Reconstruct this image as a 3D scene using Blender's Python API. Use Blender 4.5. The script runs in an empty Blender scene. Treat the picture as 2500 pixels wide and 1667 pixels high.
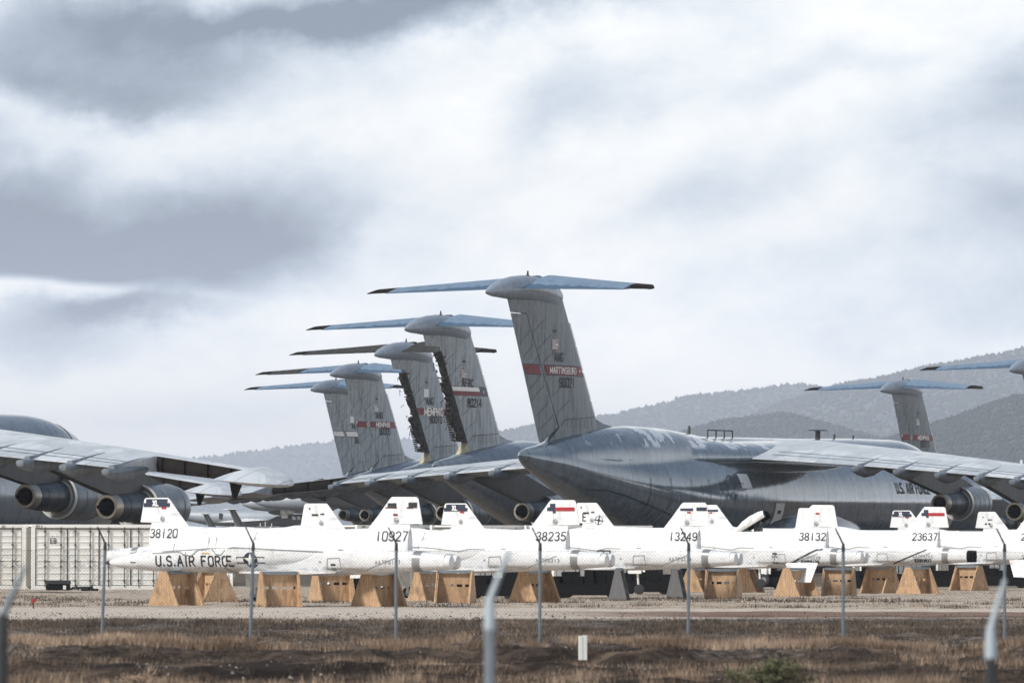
import bpy, math, random
import numpy as np
from mathutils import Vector, Matrix
from mathutils.bvhtree import BVHTree
R = math.radians
random.seed(7)
rng = np.random.default_rng(11)
S = bpy.context.scene
COL = S.collection

# ------------------------------------------------------------------ camera, light, exposure
FPX, YH, CAMH = 15600.0, 1305.0, 2.66          # focal length and horizon row in photo pixels, camera height
cam = bpy.data.cameras.new('camera')
camo = bpy.data.objects.new('camera', cam)
COL.objects.link(camo)
cam.sensor_width = 36.0
cam.lens = FPX / 2500 * 36
cam.clip_start, cam.clip_end = 1.0, 60000
camo.location = (0, 0, CAMH)
camo.rotation_euler = (R(90) + math.atan((YH - 833.5) / FPX), R(-0.1), 0)
cam.dof.use_dof = True
cam.dof.focus_distance = 400
cam.dof.aperture_fstop = cam.lens / 1000 / 0.05 * 1.0
S.camera = camo
S.view_settings.view_transform = 'Standard'
S.view_settings.look = 'None'
S.view_settings.exposure = 0.28
S.view_settings.gamma = 1.0
S.cycles.max_bounces = 8
S.cycles.volume_bounces = 2

SUN_EL, SUN_AZ = 44, -128                       # azimuth from +Y towards +X: behind the camera, to the left
sund = bpy.data.lights.new('sun', 'SUN')
sund.energy = 3.5
sund.angle = R(9)
sund.color = (1.0, 0.955, 0.88)
suno = bpy.data.objects.new('sun', sund)
COL.objects.link(suno)
sv = Vector((math.sin(R(SUN_AZ)) * math.cos(R(SUN_EL)), math.cos(R(SUN_AZ)) * math.cos(R(SUN_EL)), math.sin(R(SUN_EL))))
suno.rotation_euler = (-sv).to_track_quat('-Z', 'Y').to_euler()


class NT:
    """small helper to write node trees as expressions"""
    def __init__(s, tree):
        s.t = tree
        s.n = tree.nodes
        s.l = tree.links
    def new(s, typ, **kw):
        n = s.n.new(typ)
        for k, v in kw.items():
            setattr(n, k, v)
        return n
    def put(s, sock, v):
        if isinstance(v, bpy.types.NodeSocket):
            s.l.new(v, sock)
        elif v is not None:
            sock.default_value = v
    def m(s, op, a, b=None, c=None, clamp=False):
        n = s.new('ShaderNodeMath', operation=op, use_clamp=clamp)
        for i, v in enumerate((a, b, c)):
            if v is not None:
                s.put(n.inputs[i], v)
        return n.outputs[0]
    def v(s, op, a, b=None):
        n = s.new('ShaderNodeVectorMath', operation=op)
        s.put(n.inputs[0], a)
        if b is not None:
            s.put(n.inputs[3 if op == 'SCALE' else 1], b)
        return n.outputs[0]
    def sep(s, a):
        n = s.new('ShaderNodeSeparateXYZ')
        s.put(n.inputs[0], a)
        return n.outputs
    def comb(s, x, y, z):
        n = s.new('ShaderNodeCombineXYZ')
        for i, q in enumerate((x, y, z)):
            s.put(n.inputs[i], q)
        return n.outputs[0]
    def noise(s, vec, scale, detail=4, rough=0.55, col=False, dist=0.0):
        n = s.new('ShaderNodeTexNoise')
        s.put(n.inputs['Vector'], vec)
        n.inputs['Scale'].default_value = scale
        n.inputs['Detail'].default_value = detail
        n.inputs['Roughness'].default_value = rough
        n.inputs['Distortion'].default_value = dist
        return n.outputs['Color' if col else 'Fac']
    def voro(s, vec, scale, feature='F1'):
        n = s.new('ShaderNodeTexVoronoi', feature=feature)
        s.put(n.inputs['Vector'], vec)
        n.inputs['Scale'].default_value = scale
        return n.outputs
    def ss(s, x, a, b):
        n = s.new('ShaderNodeMapRange', interpolation_type='SMOOTHSTEP')
        s.put(n.inputs['Value'], x)
        n.inputs['From Min'].default_value = a
        n.inputs['From Max'].default_value = b
        return n.outputs[0]
    def mix(s, f, a, b, mode='MIX'):
        n = s.new('ShaderNodeMix', data_type='RGBA', blend_type=mode)
        s.put(n.inputs[0], f)
        for sock, q in ((n.inputs[6], a), (n.inputs[7], b)):
            if isinstance(q, (tuple, list)) and len(q) == 3:
                q = (*q, 1)
            s.put(sock, q)
        return n.outputs[2]


def build_world():
    w = bpy.data.worlds.new('World')
    S.world = w
    w.use_nodes = True
    t = NT(w.node_tree)
    t.n.clear()
    out = t.new('ShaderNodeOutputWorld')
    sky = t.new('ShaderNodeTexSky', sky_type='NISHITA')
    sky.sun_disc = False
    sky.sun_elevation = R(SUN_EL)
    sky.sun_rotation = R(SUN_AZ)
    sky.air_density = 1.4
    sky.dust_density = 2.0
    bg1 = t.new('ShaderNodeBackground')
    t.l.new(sky.outputs[0], bg1.inputs[0])
    bg1.inputs[1].default_value = 0.10
    d = t.new('ShaderNodeTexCoord').outputs['Generated']
    x, y, z = t.sep(d)
    # azimuth / elevation slopes, in thousandths
    yy = t.m('MAXIMUM', t.m('ABSOLUTE', y), 0.08)
    u = t.m('MULTIPLY', t.m('DIVIDE', x, yy), FPX)
    v = t.m('MULTIPLY', t.m('DIVIDE', z, yy), FPX)
    q = t.comb(t.m('DIVIDE', u, 430.0), t.m('DIVIDE', v, 340.0), 0.0)
    wc = t.noise(q, 1.0, 10, 0.60, col=True)
    wx, wy, _ = t.sep(t.v('SUBTRACT', wc, (0.5, 0.5, 0.5)))
    q2 = t.comb(t.m('DIVIDE', u, 1500.0), t.m('DIVIDE', v, 700.0), 3.7)
    n2 = t.noise(q2, 1.0, 8, 0.62)
    q3 = t.comb(t.m('DIVIDE', t.m('ADD', u, t.m('MULTIPLY', v, .6)), 420.0), t.m('DIVIDE', t.m('SUBTRACT', v, t.m('MULTIPLY', u, .25)), 230.0), 9.1)
    n3 = t.noise(q3, 1.0, 9, 0.62, dist=0.15)
    uu = t.m('ADD', u, t.m('MULTIPLY', wx, 420.0))
    vv = t.m('ADD', v, t.m('MULTIPLY', wy, 300.0))

    def blob(px, py, sx, sy, rot, amp, hard=None):
        a, b = px - 1250, YH - py
        du, dv = t.m('SUBTRACT', uu, a), t.m('SUBTRACT', vv, b)
        c, s_ = math.cos(R(rot)), math.sin(R(rot))
        p = t.m('DIVIDE', t.m('ADD', t.m('MULTIPLY', du, c), t.m('MULTIPLY', dv, s_)), sx)
        r = t.m('DIVIDE', t.m('SUBTRACT', t.m('MULTIPLY', dv, c), t.m('MULTIPLY', du, s_)), sy)
        e = t.m('EXPONENT', t.m('MULTIPLY', t.m('ADD', t.m('MULTIPLY', p, p), t.m('MULTIPLY', r, r)), -1.0))
        if hard is not None:                     # a flat cloud base: (slope, offset, softness)
            sl, off, soft = hard
            line = t.m('SUBTRACT', t.m('ADD', vv, t.m('MULTIPLY', wy, -270.0)), t.m('ADD', t.m('MULTIPLY', u, sl), off))
            e = t.m('MULTIPLY', e, t.ss(line, 0.0, soft))
        return t.m('MULTIPLY', e, amp * 1.12)
    B = [(250, 120, 470, 115, -3, .62), (40, 200, 280, 60, -4, .40), (960, 15, 520, 62, 3, .95), (520, 60, 330, 70, 0, .30), (300, 215, 240, 45, 8, .25),
         (90, 620, 480, 150, 4, 1.0, (-0.0714, 522.0, 34.0)), (520, 610, 330, 130, 24, .62, (-0.0714, 524.0, 60.0)), (760, 560, 190, 90, 35, .22),
         (-40, 440, 230, 100, 0, .55), (330, 772, 200, 44, 8, .88), (130, 860, 330, 80, 0, .34), (30, 770, 130, 40, 0, .2), (420, 1000, 300, 50, 0, .12),
         (2500, 190, 260, 120, 25, .42), (2480, 530, 260, 150, 0, .42), (2330, 760, 420, 110, 0, .22),
         (1430, 225, 190, 80, 10, .22), (1720, 470, 300, 75, 14, .20), (1290, 330, 120, 90, 40, .14), (2050, 150, 260, 50, 15, .14),
         (1950, 620, 300, 60, 10, .10), (760, 990, 300, 40, 0, .08)]
    acc = None
    for b in B:
        e = blob(*b)
        acc = e if acc is None else t.m('ADD', acc, e)
    tex = t.m('MULTIPLY', t.m('SUBTRACT', n2, 0.5), 0.34)
    tex = t.m('ADD', tex, t.m('MULTIPLY', t.m('SUBTRACT', n3, 0.48), 0.46))
    q4 = t.comb(t.m('DIVIDE', u, 150.0), t.m('DIVIDE', t.m('SUBTRACT', v, t.m('MULTIPLY', u, .3)), 110.0), 4.4)
    n4 = t.noise(q4, 1.0, 8, 0.66)
    tex = t.m('ADD', tex, t.m('MULTIPLY', t.m('SUBTRACT', n4, 0.5), t.m('ADD', .10, t.m('MULTIPLY', t.m('MINIMUM', t.m('MAXIMUM', acc, 0.0), 1.0), .22))))
    lowfade = t.ss(v, 60.0, 520.0)
    acc = t.m('ADD', t.m('ADD', acc, t.m('MULTIPLY', lowfade, .035)), t.m('MULTIPLY', tex, lowfade))
    acc = t.m('MULTIPLY', acc, t.m('ADD', 0.80, t.m('MULTIPLY', n3, 0.40)))
    acc = t.m('MAXIMUM', t.m('MINIMUM', acc, 1.25), 0.0)
    ramp = t.new('ShaderNodeValToRGB')
    el = ramp.color_ramp.elements
    el[0].position, el[0].color = 0.0, (1.02, 1.01, .99, 1)
    el[1].position, el[1].color = 1.0, (.125, .17, .25, 1)
    for p, c in ((.12, (.865, .89, .915)), (.32, (.60, .665, .755)), (.62, (.335, .40, .50))):
        e = el.new(p)
        e.color = (*c, 1)
    t.put(ramp.inputs[0], acc)
    # the overcast is darker and bluer high overhead
    up = t.ss(z, 0.10, 0.42)
    hi = t.mix(t.noise(d, 5.0, 5), (.09, .14, .22), (.25, .32, .41))
    colr = t.mix(t.m('SUBTRACT', 1.0, t.ss(z, .0, .045)), ramp.outputs[0], t.mix(1.0, ramp.outputs[0], (1.09, 1.0, .90), 'MULTIPLY'))
    colr = t.mix(up, colr, hi)
    bg2 = t.new('ShaderNodeBackground')
    t.l.new(colr, bg2.inputs[0])
    t.put(bg2.inputs[1], t.m('ADD', 1.0, t.m('MULTIPLY', t.m('SUBTRACT', 1.0, t.ss(z, .0, .055)), .68)))
    mx = t.new('ShaderNodeMixShader')
    mx.inputs[0].default_value = 0.93
    t.l.new(bg1.outputs[0], mx.inputs[1])
    t.l.new(bg2.outputs[0], mx.inputs[2])
    t.l.new(mx.outputs[0], out.inputs[0])


build_world()

# ------------------------------------------------------------------ materials
MATS = {}


def mat(name, color, rough=0.6, metal=0.0, spec=0.5, coat=0.0, fn=None, bump=None):
    """fn(t, obj_coord) -> colour socket, or (colour, roughness) ; bump(t, co) -> (height, strength, distance)"""
    if name in MATS:
        return MATS[name]
    m = bpy.data.materials.new(name)
    m.use_nodes = True
    t = NT(m.node_tree)
    b = t.n['Principled BSDF']
    b.inputs['Base Color'].default_value = (*color, 1)
    b.inputs['Roughness'].default_value = rough
    b.inputs['Metallic'].default_value = metal
    b.inputs['Specular IOR Level'].default_value = spec
    b.inputs['Coat Weight'].default_value = coat
    b.inputs['Coat Roughness'].default_value = 0.12
    co = t.new('ShaderNodeTexCoord').outputs['Object']
    if fn:
        r = fn(t, co)
        if isinstance(r, tuple):
            t.put(b.inputs['Roughness'], r[1])
            r = r[0]
        t.put(b.inputs['Base Color'], r)
    if bump:
        h, st, ds = bump(t, co)
        bn = t.new('ShaderNodeBump')
        bn.inputs['Strength'].default_value = st
        bn.inputs['Distance'].default_value = ds
        t.put(bn.inputs['Height'], h)
        t.l.new(bn.outputs[0], b.inputs['Normal'])
    MATS[name] = m
    return m


def c5_paint(name, base, rough, metal, peel=0.0, lines=1.0, streak=1.0, patch=0.5, coat=0.0, wpatch=0.0):
    def fn(t, co):
        x, y, z = t.sep(co)
        st = t.noise(t.comb(t.m('MULTIPLY', x, 2.6), t.m('MULTIPLY', y, 2.6), t.m('MULTIPLY', z, .22)), 1.0, 5, .6)
        st = t.ss(st, .46, .64)
        bl = t.noise(co, .35, 5, .6)
        fine = t.noise(co, 6.0, 3, .6)
        c = t.mix(t.m('MULTIPLY', t.ss(bl, .3, .72), patch), base, tuple(q * 1.35 for q in base))
        c = t.mix(t.m('MULTIPLY', st, .42 * streak), c, tuple(q * .38 for q in base))
        c = t.mix(t.m('MULTIPLY', t.ss(fine, .55, .8), .25), c, tuple(q * .6 for q in base))
        mo = t.noise(co, 1.3, 6, .68)
        c = t.mix(t.m('MULTIPLY', t.ss(mo, .54, .66), .30), c, tuple(min(.7, q * 1.9) for q in base))
        # skin joints every couple of metres
        fr = t.m('ABSOLUTE', t.m('SUBTRACT', t.m('FRACT', t.m('DIVIDE', t.m('ADD', x, t.m('MULTIPLY', t.noise(co, .15, 1), 1.2)), 2.35)), .5))
        ln = t.m('LESS_THAN', fr, .014)
        c = t.mix(t.m('MULTIPLY', ln, .55 * lines), c, tuple(q * .3 for q in base))
        if peel > 0:
            pn = t.noise(t.comb(t.m('MULTIPLY', x, .9), t.m('MULTIPLY', y, .45), t.m('MULTIPLY', z, .45)), .62, 6, .62)
            pm = t.m('MULTIPLY', t.ss(pn, .535, .548), t.ss(z, 8.6, 8.9))
            pm = t.m('MULTIPLY', pm, t.m('MULTIPLY', t.ss(x, 6.5, 9.0), t.m('SUBTRACT', 1.0, t.ss(x, 33.0, 38.0))))
            c = t.mix(t.m('MULTIPLY', pm, peel), c, (.74, .76, .78))
        if wpatch > 0:                           # pale sealant blocks and a wavy worn edge on the upper skin
            bl2 = t.voro(t.comb(t.m('MULTIPLY', x, .42), t.m('MULTIPLY', y, .50), 0.0), 1.0)
            pr = t.sep(bl2['Color'])[0]
            c = t.mix(t.m('MULTIPLY', t.ss(pr, .70, .72), wpatch * .6), c, (.74, .76, .79))
            wv = t.noise(t.comb(t.m('MULTIPLY', x, .5), t.m('MULTIPLY', y, .9), 0.0), 1.2, 6, .65)
            c = t.mix(t.m('MULTIPLY', t.ss(wv, .55, .57), .35 * wpatch), c, tuple(q * .62 for q in base))
            fy = t.m('ABSOLUTE', t.m('SUBTRACT', t.m('FRACT', t.m('DIVIDE', y, 1.9)), .5))
            c = t.mix(t.m('MULTIPLY', t.m('LESS_THAN', fy, .022), .5), c, tuple(q * .4 for q in base))
        rr = t.m('ADD', rough, t.m('MULTIPLY', t.m('SUBTRACT', bl, .5), .25))
        return c, rr
    def bump(t, co):
        x, y, z = t.sep(co)
        a = t.noise(t.comb(t.m('MULTIPLY', x, 1.7), t.m('MULTIPLY', y, .10), t.m('MULTIPLY', z, .10)), 1.0, 3, .6)
        b_ = t.noise(t.comb(t.m('MULTIPLY', x, .8), t.m('MULTIPLY', y, .5), t.m('MULTIPLY', z, .5)), 1.0, 4, .6)
        return t.m('ADD', t.m('MULTIPLY', a, .55), t.m('MULTIPLY', b_, .6)), .5, .08 * lines + .01
    return mat(name, base, rough, metal, fn=fn, bump=bump, coat=coat)


C5_BODY = c5_paint('c5_body_peeling', (.165, .205, .250), .14, .38, peel=.95, coat=.7, streak=.65, patch=.9)
C5_BODY2 = c5_paint('c5_body_grey', (.170, .205, .250), .22, .35, coat=.5, streak=.7, patch=.8)
C5_FIN = c5_paint('c5_fin_grey', (.150, .180, .205), .50, .1, lines=0.0, streak=1.5)
C5_FIN2 = c5_paint('c5_fin_hazed', (.27, .305, .34), .50, .1, lines=0.0, streak=1.6)  # paler copy of the fin grey, distance haze put into the paint
C5_PYL = c5_paint('c5_pylon_shade', (.055, .058, .062), .55, .1, lines=.2, streak=.8)  # grey paint darkened to carry the shade under the wing
C5_WING = c5_paint('c5_wing_top', (.46, .49, .53), .38, .1, streak=.25, lines=.7, wpatch=.75)
C5_NAC = c5_paint('c5_nacelle', (.185, .21, .24), .36, .3, lines=.25, streak=.8)
C5_CORE = c5_paint('c5_core_cowl', (.060, .072, .088), .34, .35, lines=.5, streak=.6)
def tail_fn(t, co):
    x, y, z = t.sep(co)
    n = t.noise(t.comb(t.m('MULTIPLY', y, 1.0), 0.0, 0.0), 1.1, 5, .7)
    e = t.m('SUBTRACT', t.m('ADD', x, t.m('MULTIPLY', n, 2.4)), 1.6)
    e = t.m('SUBTRACT', e, t.m('MULTIPLY', t.m('ABSOLUTE', y), -.30))
    c = t.mix(t.ss(e, -.05, .05), (.058, .105, .170), (.165, .240, .335))
    return t.mix(t.m('MULTIPLY', t.ss(t.noise(co, 1.7, 5), .52, .6), .35), c, (.045, .08, .13))
C5_TAIL = mat('c5_tailplane_blue', (.20, .28, .40), .45, .1, fn=tail_fn)
C5_BULLET = c5_paint('c5_bullet', (.27, .31, .37), .34, .25, lines=.3, streak=.5)
def torn_fn(t, co):
    n = t.noise(co, 3.5, 6, .7)
    c = t.mix(t.ss(n, .42, .60), (.007, .006, .005), (.045, .042, .032))
    return t.mix(t.ss(t.noise(co, 5.5, 4, .7), .66, .70), c, (.42, .42, .36))
TORN = mat('stripped_structure', (.03, .03, .03), .8, fn=torn_fn, bump=lambda t, co: (t.noise(co, 6, 4), 1.0, .15))
SPAR = mat('exposed_spar', (.012, .011, .01), .85, spec=.1, fn=lambda t, co: t.mix(t.noise(co, 2.0, 6), (.008, .007, .007), (.024, .021, .019)))
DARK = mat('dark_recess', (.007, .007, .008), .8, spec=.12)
PRIMER = mat('primer_yellow', (.50, .46, .30), .7, fn=lambda t, co: t.mix(t.noise(co, 2.5, 5), (.58, .55, .42), (.24, .21, .12)))
NOZ = mat('nozzle_metal', (.46, .42, .36), .38, .65, fn=lambda t, co: t.mix(t.noise(co, 5, 4), (.55, .51, .45), (.27, .24, .20)))
RIM = mat('fan_rim_white', (.68, .68, .67), .5)
DUCT = mat('fan_duct', (.27, .27, .27), .65, fn=lambda t, co: t.mix(t.noise(co, 7, 3), (.20, .195, .19), (.36, .35, .34)))
WPATCH = mat('white_seal', (.80, .82, .84), .6)
INK = mat('marking_black', (.018, .021, .028), .55)
INKB = mat('marking_blue', (.018, .025, .055), .5)
RED = mat('marking_red', (.17, .014, .024), .55, fn=lambda t, co: t.mix(t.ss(t.noise(co, 2.2, 6, .7), .52, .66), (.17, .014, .024), (.21, .06, .07)))
RED2 = mat('marking_signal_red', (.38, .02, .03), .5)
WHT = mat('marking_white', (.82, .82, .80), .5)
AMB = mat('marking_amber', (.55, .33, .05), .5)
GREYM = mat('marking_grey', (.30, .31, .32), .5)
def t38_fn(t, co):
    x, y, z = t.sep(co)
    n = t.noise(t.comb(t.m('MULTIPLY', x, .8), y, t.m('MULTIPLY', z, 2.2)), 1.2, 6, .62)
    c = t.mix(t.m('MULTIPLY', t.ss(n, .50, .72), .62), (.765, .775, .79), (.38, .40, .44))
    n2 = t.noise(t.comb(t.m('MULTIPLY', x, 1.6), y, t.m('MULTIPLY', z, .5)), 2.0, 5, .6)
    c = t.mix(t.m('MULTIPLY', t.ss(n2, .55, .70), .40), c, (.34, .33, .32))
    # brown oil stains: patches with a shape of their own, mostly on the belly panels
    oil = t.noise(t.comb(t.m('MULTIPLY', x, .55), t.m('MULTIPLY', y, .8), t.m('MULTIPLY', z, 1.6)), 1.0, 6, .64)
    c = t.mix(t.m('MULTIPLY', t.m('MULTIPLY', t.ss(oil, .50, .60), t.m('LESS_THAN', z, 1.50)), .6), c, (.32, .265, .21))
    return c
T38W = mat('t38_white', (.83, .84, .85), .5, fn=t38_fn, spec=.4)
T38BAND = mat('t38_exhaust_band', (.27, .28, .29), .4, .5, fn=lambda t, co: t.mix(t.noise(co, 6, 4), (.22, .23, .24), (.42, .42, .42)))
T38GREY = mat('t38_seam', (.23, .24, .25), .6)
def ply_fn(t, co):
    x, y, z = t.sep(co)
    w = t.noise(t.comb(t.m('MULTIPLY', x, 7.0), t.m('MULTIPLY', y, 7.0), t.m('MULTIPLY', z, 1.1)), 1.0, 5, .6, dist=1.6)
    c = t.mix(t.ss(w, .34, .70), (.68, .47, .30), (.40, .245, .13))
    rnd = t.new('ShaderNodeObjectInfo').outputs['Random']
    c = t.mix(t.m('MULTIPLY', rnd, .55), c, (.34, .215, .125))
    s_ = t.noise(t.v('ADD', co, t.comb(t.m('MULTIPLY', rnd, 31.0), 0.0, 0.0)), 1.3, 5, .65)
    c = t.mix(t.m('MULTIPLY', t.ss(s_, .48, .70), .70), c, (.20, .13, .08))
    return c
PLY = mat('plywood', (.5, .3, .15), .75, fn=ply_fn, spec=.25)
GREYPLY = mat('weathered_plywood', (.16, .16, .165), .85, fn=lambda t, co: t.mix(t.noise(t.v('MULTIPLY', co, (6, 6, 1)), 1.5, 5), (.24, .24, .245), (.08, .08, .085)))
RUB = mat('tyre_rubber', (.02, .02, .021), .75)
STEEL = mat('galvanised_steel', (.22, .26, .30), .45, .6, fn=lambda t, co: t.mix(t.noise(co, 5, 4), (.17, .21, .25), (.33, .37, .41)))
STEELD = mat('dark_steel', (.045, .05, .055), .55, .4)
STEELL = mat('cast_aluminium', (.46, .53, .58), .5, .3)
def cont_fn(t, co):
    x, y, z = t.sep(co)
    n = t.noise(t.comb(t.m('MULTIPLY', x, 1.5), t.m('MULTIPLY', y, 1.5), t.m('MULTIPLY', z, .4)), 1.6, 6, .65)
    c = t.mix(t.m('MULTIPLY', t.ss(n, .54, .78), .30), (.86, .855, .82), (.50, .45, .38))
    return t.mix(t.m('MULTIPLY', t.ss(t.noise(co, 1.1, 6, .7), .60, .68), .45), c, (.40, .30, .21))
CONT = mat('container_cream', (.68, .67, .62), .55, fn=cont_fn)
CONTG = mat('container_end_grey', (.24, .235, .225), .6, fn=lambda t, co: t.mix(t.noise(co, 2, 5), (.30, .29, .27), (.14, .13, .12)))
RODM = mat('lock_rod', (.09, .085, .08), .5, .3)
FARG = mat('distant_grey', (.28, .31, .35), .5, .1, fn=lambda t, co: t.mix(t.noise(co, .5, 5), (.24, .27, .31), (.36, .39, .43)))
HELI = mat('dull_gunship_grey', (.105, .115, .125), .6, fn=lambda t, co: t.mix(t.noise(co, 1.4, 6, .7), (.08, .09, .10), (.20, .21, .22)))
HELW = mat('wrapped_white', (.76, .77, .77), .6, fn=lambda t, co: t.mix(t.ss(t.noise(co, 2.2, 5, .7), .48, .62), (.80, .80, .79), (.38, .38, .38)))
GRASS = mat('dry_grass', (.40, .30, .18), .9, spec=.1, fn=lambda t, co: t.mix(t.ss(t.noise(co, .5, 4), .36, .62), (.50, .375, .275), (.16, .11, .078)))
BRUSH = mat('dead_brush', (.08, .06, .045), .9, spec=.1, fn=lambda t, co: t.mix(t.ss(t.noise(co, .8, 4), .38, .62), (.050, .038, .031), (.17, .13, .10)))
STONE = mat('stones', (.25, .22, .2), .9, spec=.1, fn=lambda t, co: t.mix(t.ss(t.noise(co, 3.0, 2), .45, .66), (.05, .042, .037), (.30, .26, .235)))
GREEN = mat('shrub_green', (.075, .095, .045), .9, spec=.1, fn=lambda t, co: t.mix(t.noise(co, 3, 4), (.09, .105, .055), (.20, .185, .115)))
TWIG = mat('shrub_stem', (.16, .11, .07), .9)
SCRUB = mat('hill_scrub', (.060, .066, .066), .95, spec=.05)


# ------------------------------------------------------------------ mesh helpers
class MB:
    def __init__(s):
        s.v, s.f = [], []
    def add(s, vs, fs):
        o = len(s.v)
        s.v += [tuple(p) for p in vs]
        s.f += [tuple(i + o for i in f) for f in fs]
        return s
    def box(s, x0, x1, y0, y1, z0, z1):
        return s.add([(x0, y0, z0), (x1, y0, z0), (x1, y1, z0), (x0, y1, z0), (x0, y0, z1), (x1, y0, z1), (x1, y1, z1), (x0, y1, z1)],
                     [(0, 3, 2, 1), (4, 5, 6, 7), (0, 1, 5, 4), (1, 2, 6, 5), (2, 3, 7, 6), (3, 0, 4, 7)])
    def rings(s, rs, cap0=True, cap1=True):
        n = len(rs[0])
        vs = [p for r in rs for p in r]
        fs = []
        for i in range(len(rs) - 1):
            for j in range(n):
                k = (j + 1) % n
                fs.append((i * n + j, i * n + k, (i + 1) * n + k, (i + 1) * n + j))
        if cap0:
            fs.append(tuple(range(n - 1, -1, -1)))
        if cap1:
            fs.append(tuple((len(rs) - 1) * n + j for j in range(n)))
        return s.add(vs, fs)
    def strip(s, rs):
        n = len(rs[0])
        vs = [p for r in rs for p in r]
        fs = [(i * n + j, i * n + j + 1, (i + 1) * n + j + 1, (i + 1) * n + j) for i in range(len(rs) - 1) for j in range(n - 1)]
        return s.add(vs, fs)
    def tube(s, pts, r, n=8, r1=None):
        pts = [Vector(p) for p in pts]
        rs = []
        for i, p in enumerate(pts):
            d = (pts[min(i + 1, len(pts) - 1)] - pts[max(i - 1, 0)]).normalized()
            a = d.cross(Vector((0, 0, 1)))
            if a.length < 1e-3:
                a = Vector((1, 0, 0))
            a.normalize()
            b = d.cross(a)
            q = r if r1 is None else r + (r1 - r) * i / max(1, len(pts) - 1)
            rs.append([p + (a * math.cos(2 * math.pi * k / n) + b * math.sin(2 * math.pi * k / n)) * q for k in range(n)])
        return s.rings(rs)
    def lathe(s, prof, n=32, cy=0.0, cz=0.0, cap0=True, cap1=True):
        """profile of (x, r) turned about an x-parallel axis"""
        rs = [[(x, cy + r * math.cos(2 * math.pi * k / n), cz + r * math.sin(2 * math.pi * k / n)) for k in range(n)] for x, r in prof]
        return s.rings(rs, cap0, cap1)
    def prism(s, poly, y0, y1):
        """polygon in (x, z) extruded along y"""
        n = len(poly)
        vs = [(x, y0, z) for x, z in poly] + [(x, y1, z) for x, z in poly]
        fs = [tuple(range(n)), tuple(range(2 * n - 1, n - 1, -1))] + [(i, i + n, (i + 1) % n + n, (i + 1) % n) for i in range(n)]
        return s.add(vs, fs)
    def blades(s, base, ang, h, w, lean):
        pass
    def mesh(s, name, m, smooth=None, fix=True):
        me = bpy.data.meshes.new(name)
        me.from_pydata(s.v, [], s.f)
        if fix:
            import bmesh
            bm = bmesh.new()
            bm.from_mesh(me)
            bmesh.ops.recalc_face_normals(bm, faces=bm.faces)
            bm.to_mesh(me)
            bm.free()
        me.materials.append(m)
        if smooth is not None:
            me.shade_smooth()
            if smooth < 170:
                me.set_sharp_from_angle(angle=R(smooth))
        me.update()
        return me


def inst(name, me, parent=None, loc=None, rz=None):
    o = bpy.data.objects.new(name, me)
    COL.objects.link(o)
    if parent is not None:
        o.parent = parent
    if loc is not None:
        o.location = loc
    if rz is not None:
        o.rotation_euler = (0, 0, rz)
    return o


def thing(name, label, cat, loc=(0, 0, 0), rz=0.0, group=None, me=None):
    o = bpy.data.objects.new(name, me)
    COL.objects.link(o)
    o.location = loc
    o.rotation_euler = (0, 0, rz)
    o['label'] = label
    o['category'] = cat
    if group:
        o['group'] = group
    return o


def structure(name, me):
    o = inst(name, me)
    o['kind'] = 'structure'
    return o


def np_mesh(name, v, f, m, smooth=False):
    me = bpy.data.meshes.new(name)
    v = np.asarray(v, np.float32)
    f = np.asarray(f, np.int32)
    k = f.shape[1]
    me.vertices.add(len(v))
    me.vertices.foreach_set('co', v.ravel())
    me.loops.add(f.size)
    me.loops.foreach_set('vertex_index', f.ravel())
    me.polygons.add(len(f))
    me.polygons.foreach_set('loop_start', np.arange(0, f.size, k, dtype=np.int32))
    me.polygons.foreach_set('loop_total', np.full(len(f), k, np.int32))
    me.update(calc_edges=True)
    me.materials.append(m)
    if smooth:
        me.shade_smooth()
    return me


def mirror_y(mb):
    o = MB()
    o.v = [(x, -y, z) for x, y, z in mb.v]
    o.f = [tuple(reversed(f)) for f in mb.f]
    return o


def at(px, py, D):
    """the point a photo pixel shows at distance D"""
    return Vector(((px - 1250) / FPX * D, D, CAMH + (YH - py) / FPX * D))


def ground_z(y):
    return float(np.interp(y, [0, 60, 134, 220, 290, 330, 423, 504, 580, 658, 739, 900, 2000], [.5, .48, .37, .17, .02, .0, -.06, .08, .23, .37, .6, .8, 1.0]))


def lerp(a, b, t):
    return a + (b - a) * t


def smooth_interp(xs, ys, x):
    """monotone cubic through the points"""
    xs, ys = np.asarray(xs, float), np.asarray(ys, float)
    h = np.diff(xs)
    dl = np.diff(ys) / h
    m = np.zeros(len(xs))
    m[0], m[-1] = dl[0], dl[-1]
    for i in range(1, len(xs) - 1):
        if dl[i - 1] * dl[i] > 0:
            w1, w2 = 2 * h[i] + h[i - 1], h[i] + 2 * h[i - 1]
            m[i] = (w1 + w2) / (w1 / dl[i - 1] + w2 / dl[i])
    i = int(np.clip(np.searchsorted(xs, x) - 1, 0, len(xs) - 2))
    t = (x - xs[i]) / h[i]
    return ((1 + 2 * t) * (1 - t) ** 2 * ys[i] + t * (1 - t) ** 2 * h[i] * m[i] + t * t * (3 - 2 * t) * ys[i + 1] + t * t * (t - 1) * h[i] * m[i + 1])


# ------------------------------------------------------------------ stroke lettering
def _arc(cx, cy, rx, ry, a0, a1, n=8):
    return [(cx + rx * math.cos(R(lerp(a0, a1, i / n))), cy + ry * math.sin(R(lerp(a0, a1, i / n)))) for i in range(n + 1)]


def _rr(x0, x1, y0, y1, r=.17):
    return (_arc(x1 - r, y1 - r, r, r, 0, 90, 4) + _arc(x0 + r, y1 - r, r, r, 90, 180, 4) + _arc(x0 + r, y0 + r, r, r, 180, 270, 4) + _arc(x1 - r, y0 + r, r, r, 270, 360, 4) + [(x1, y1 - r)])


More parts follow.
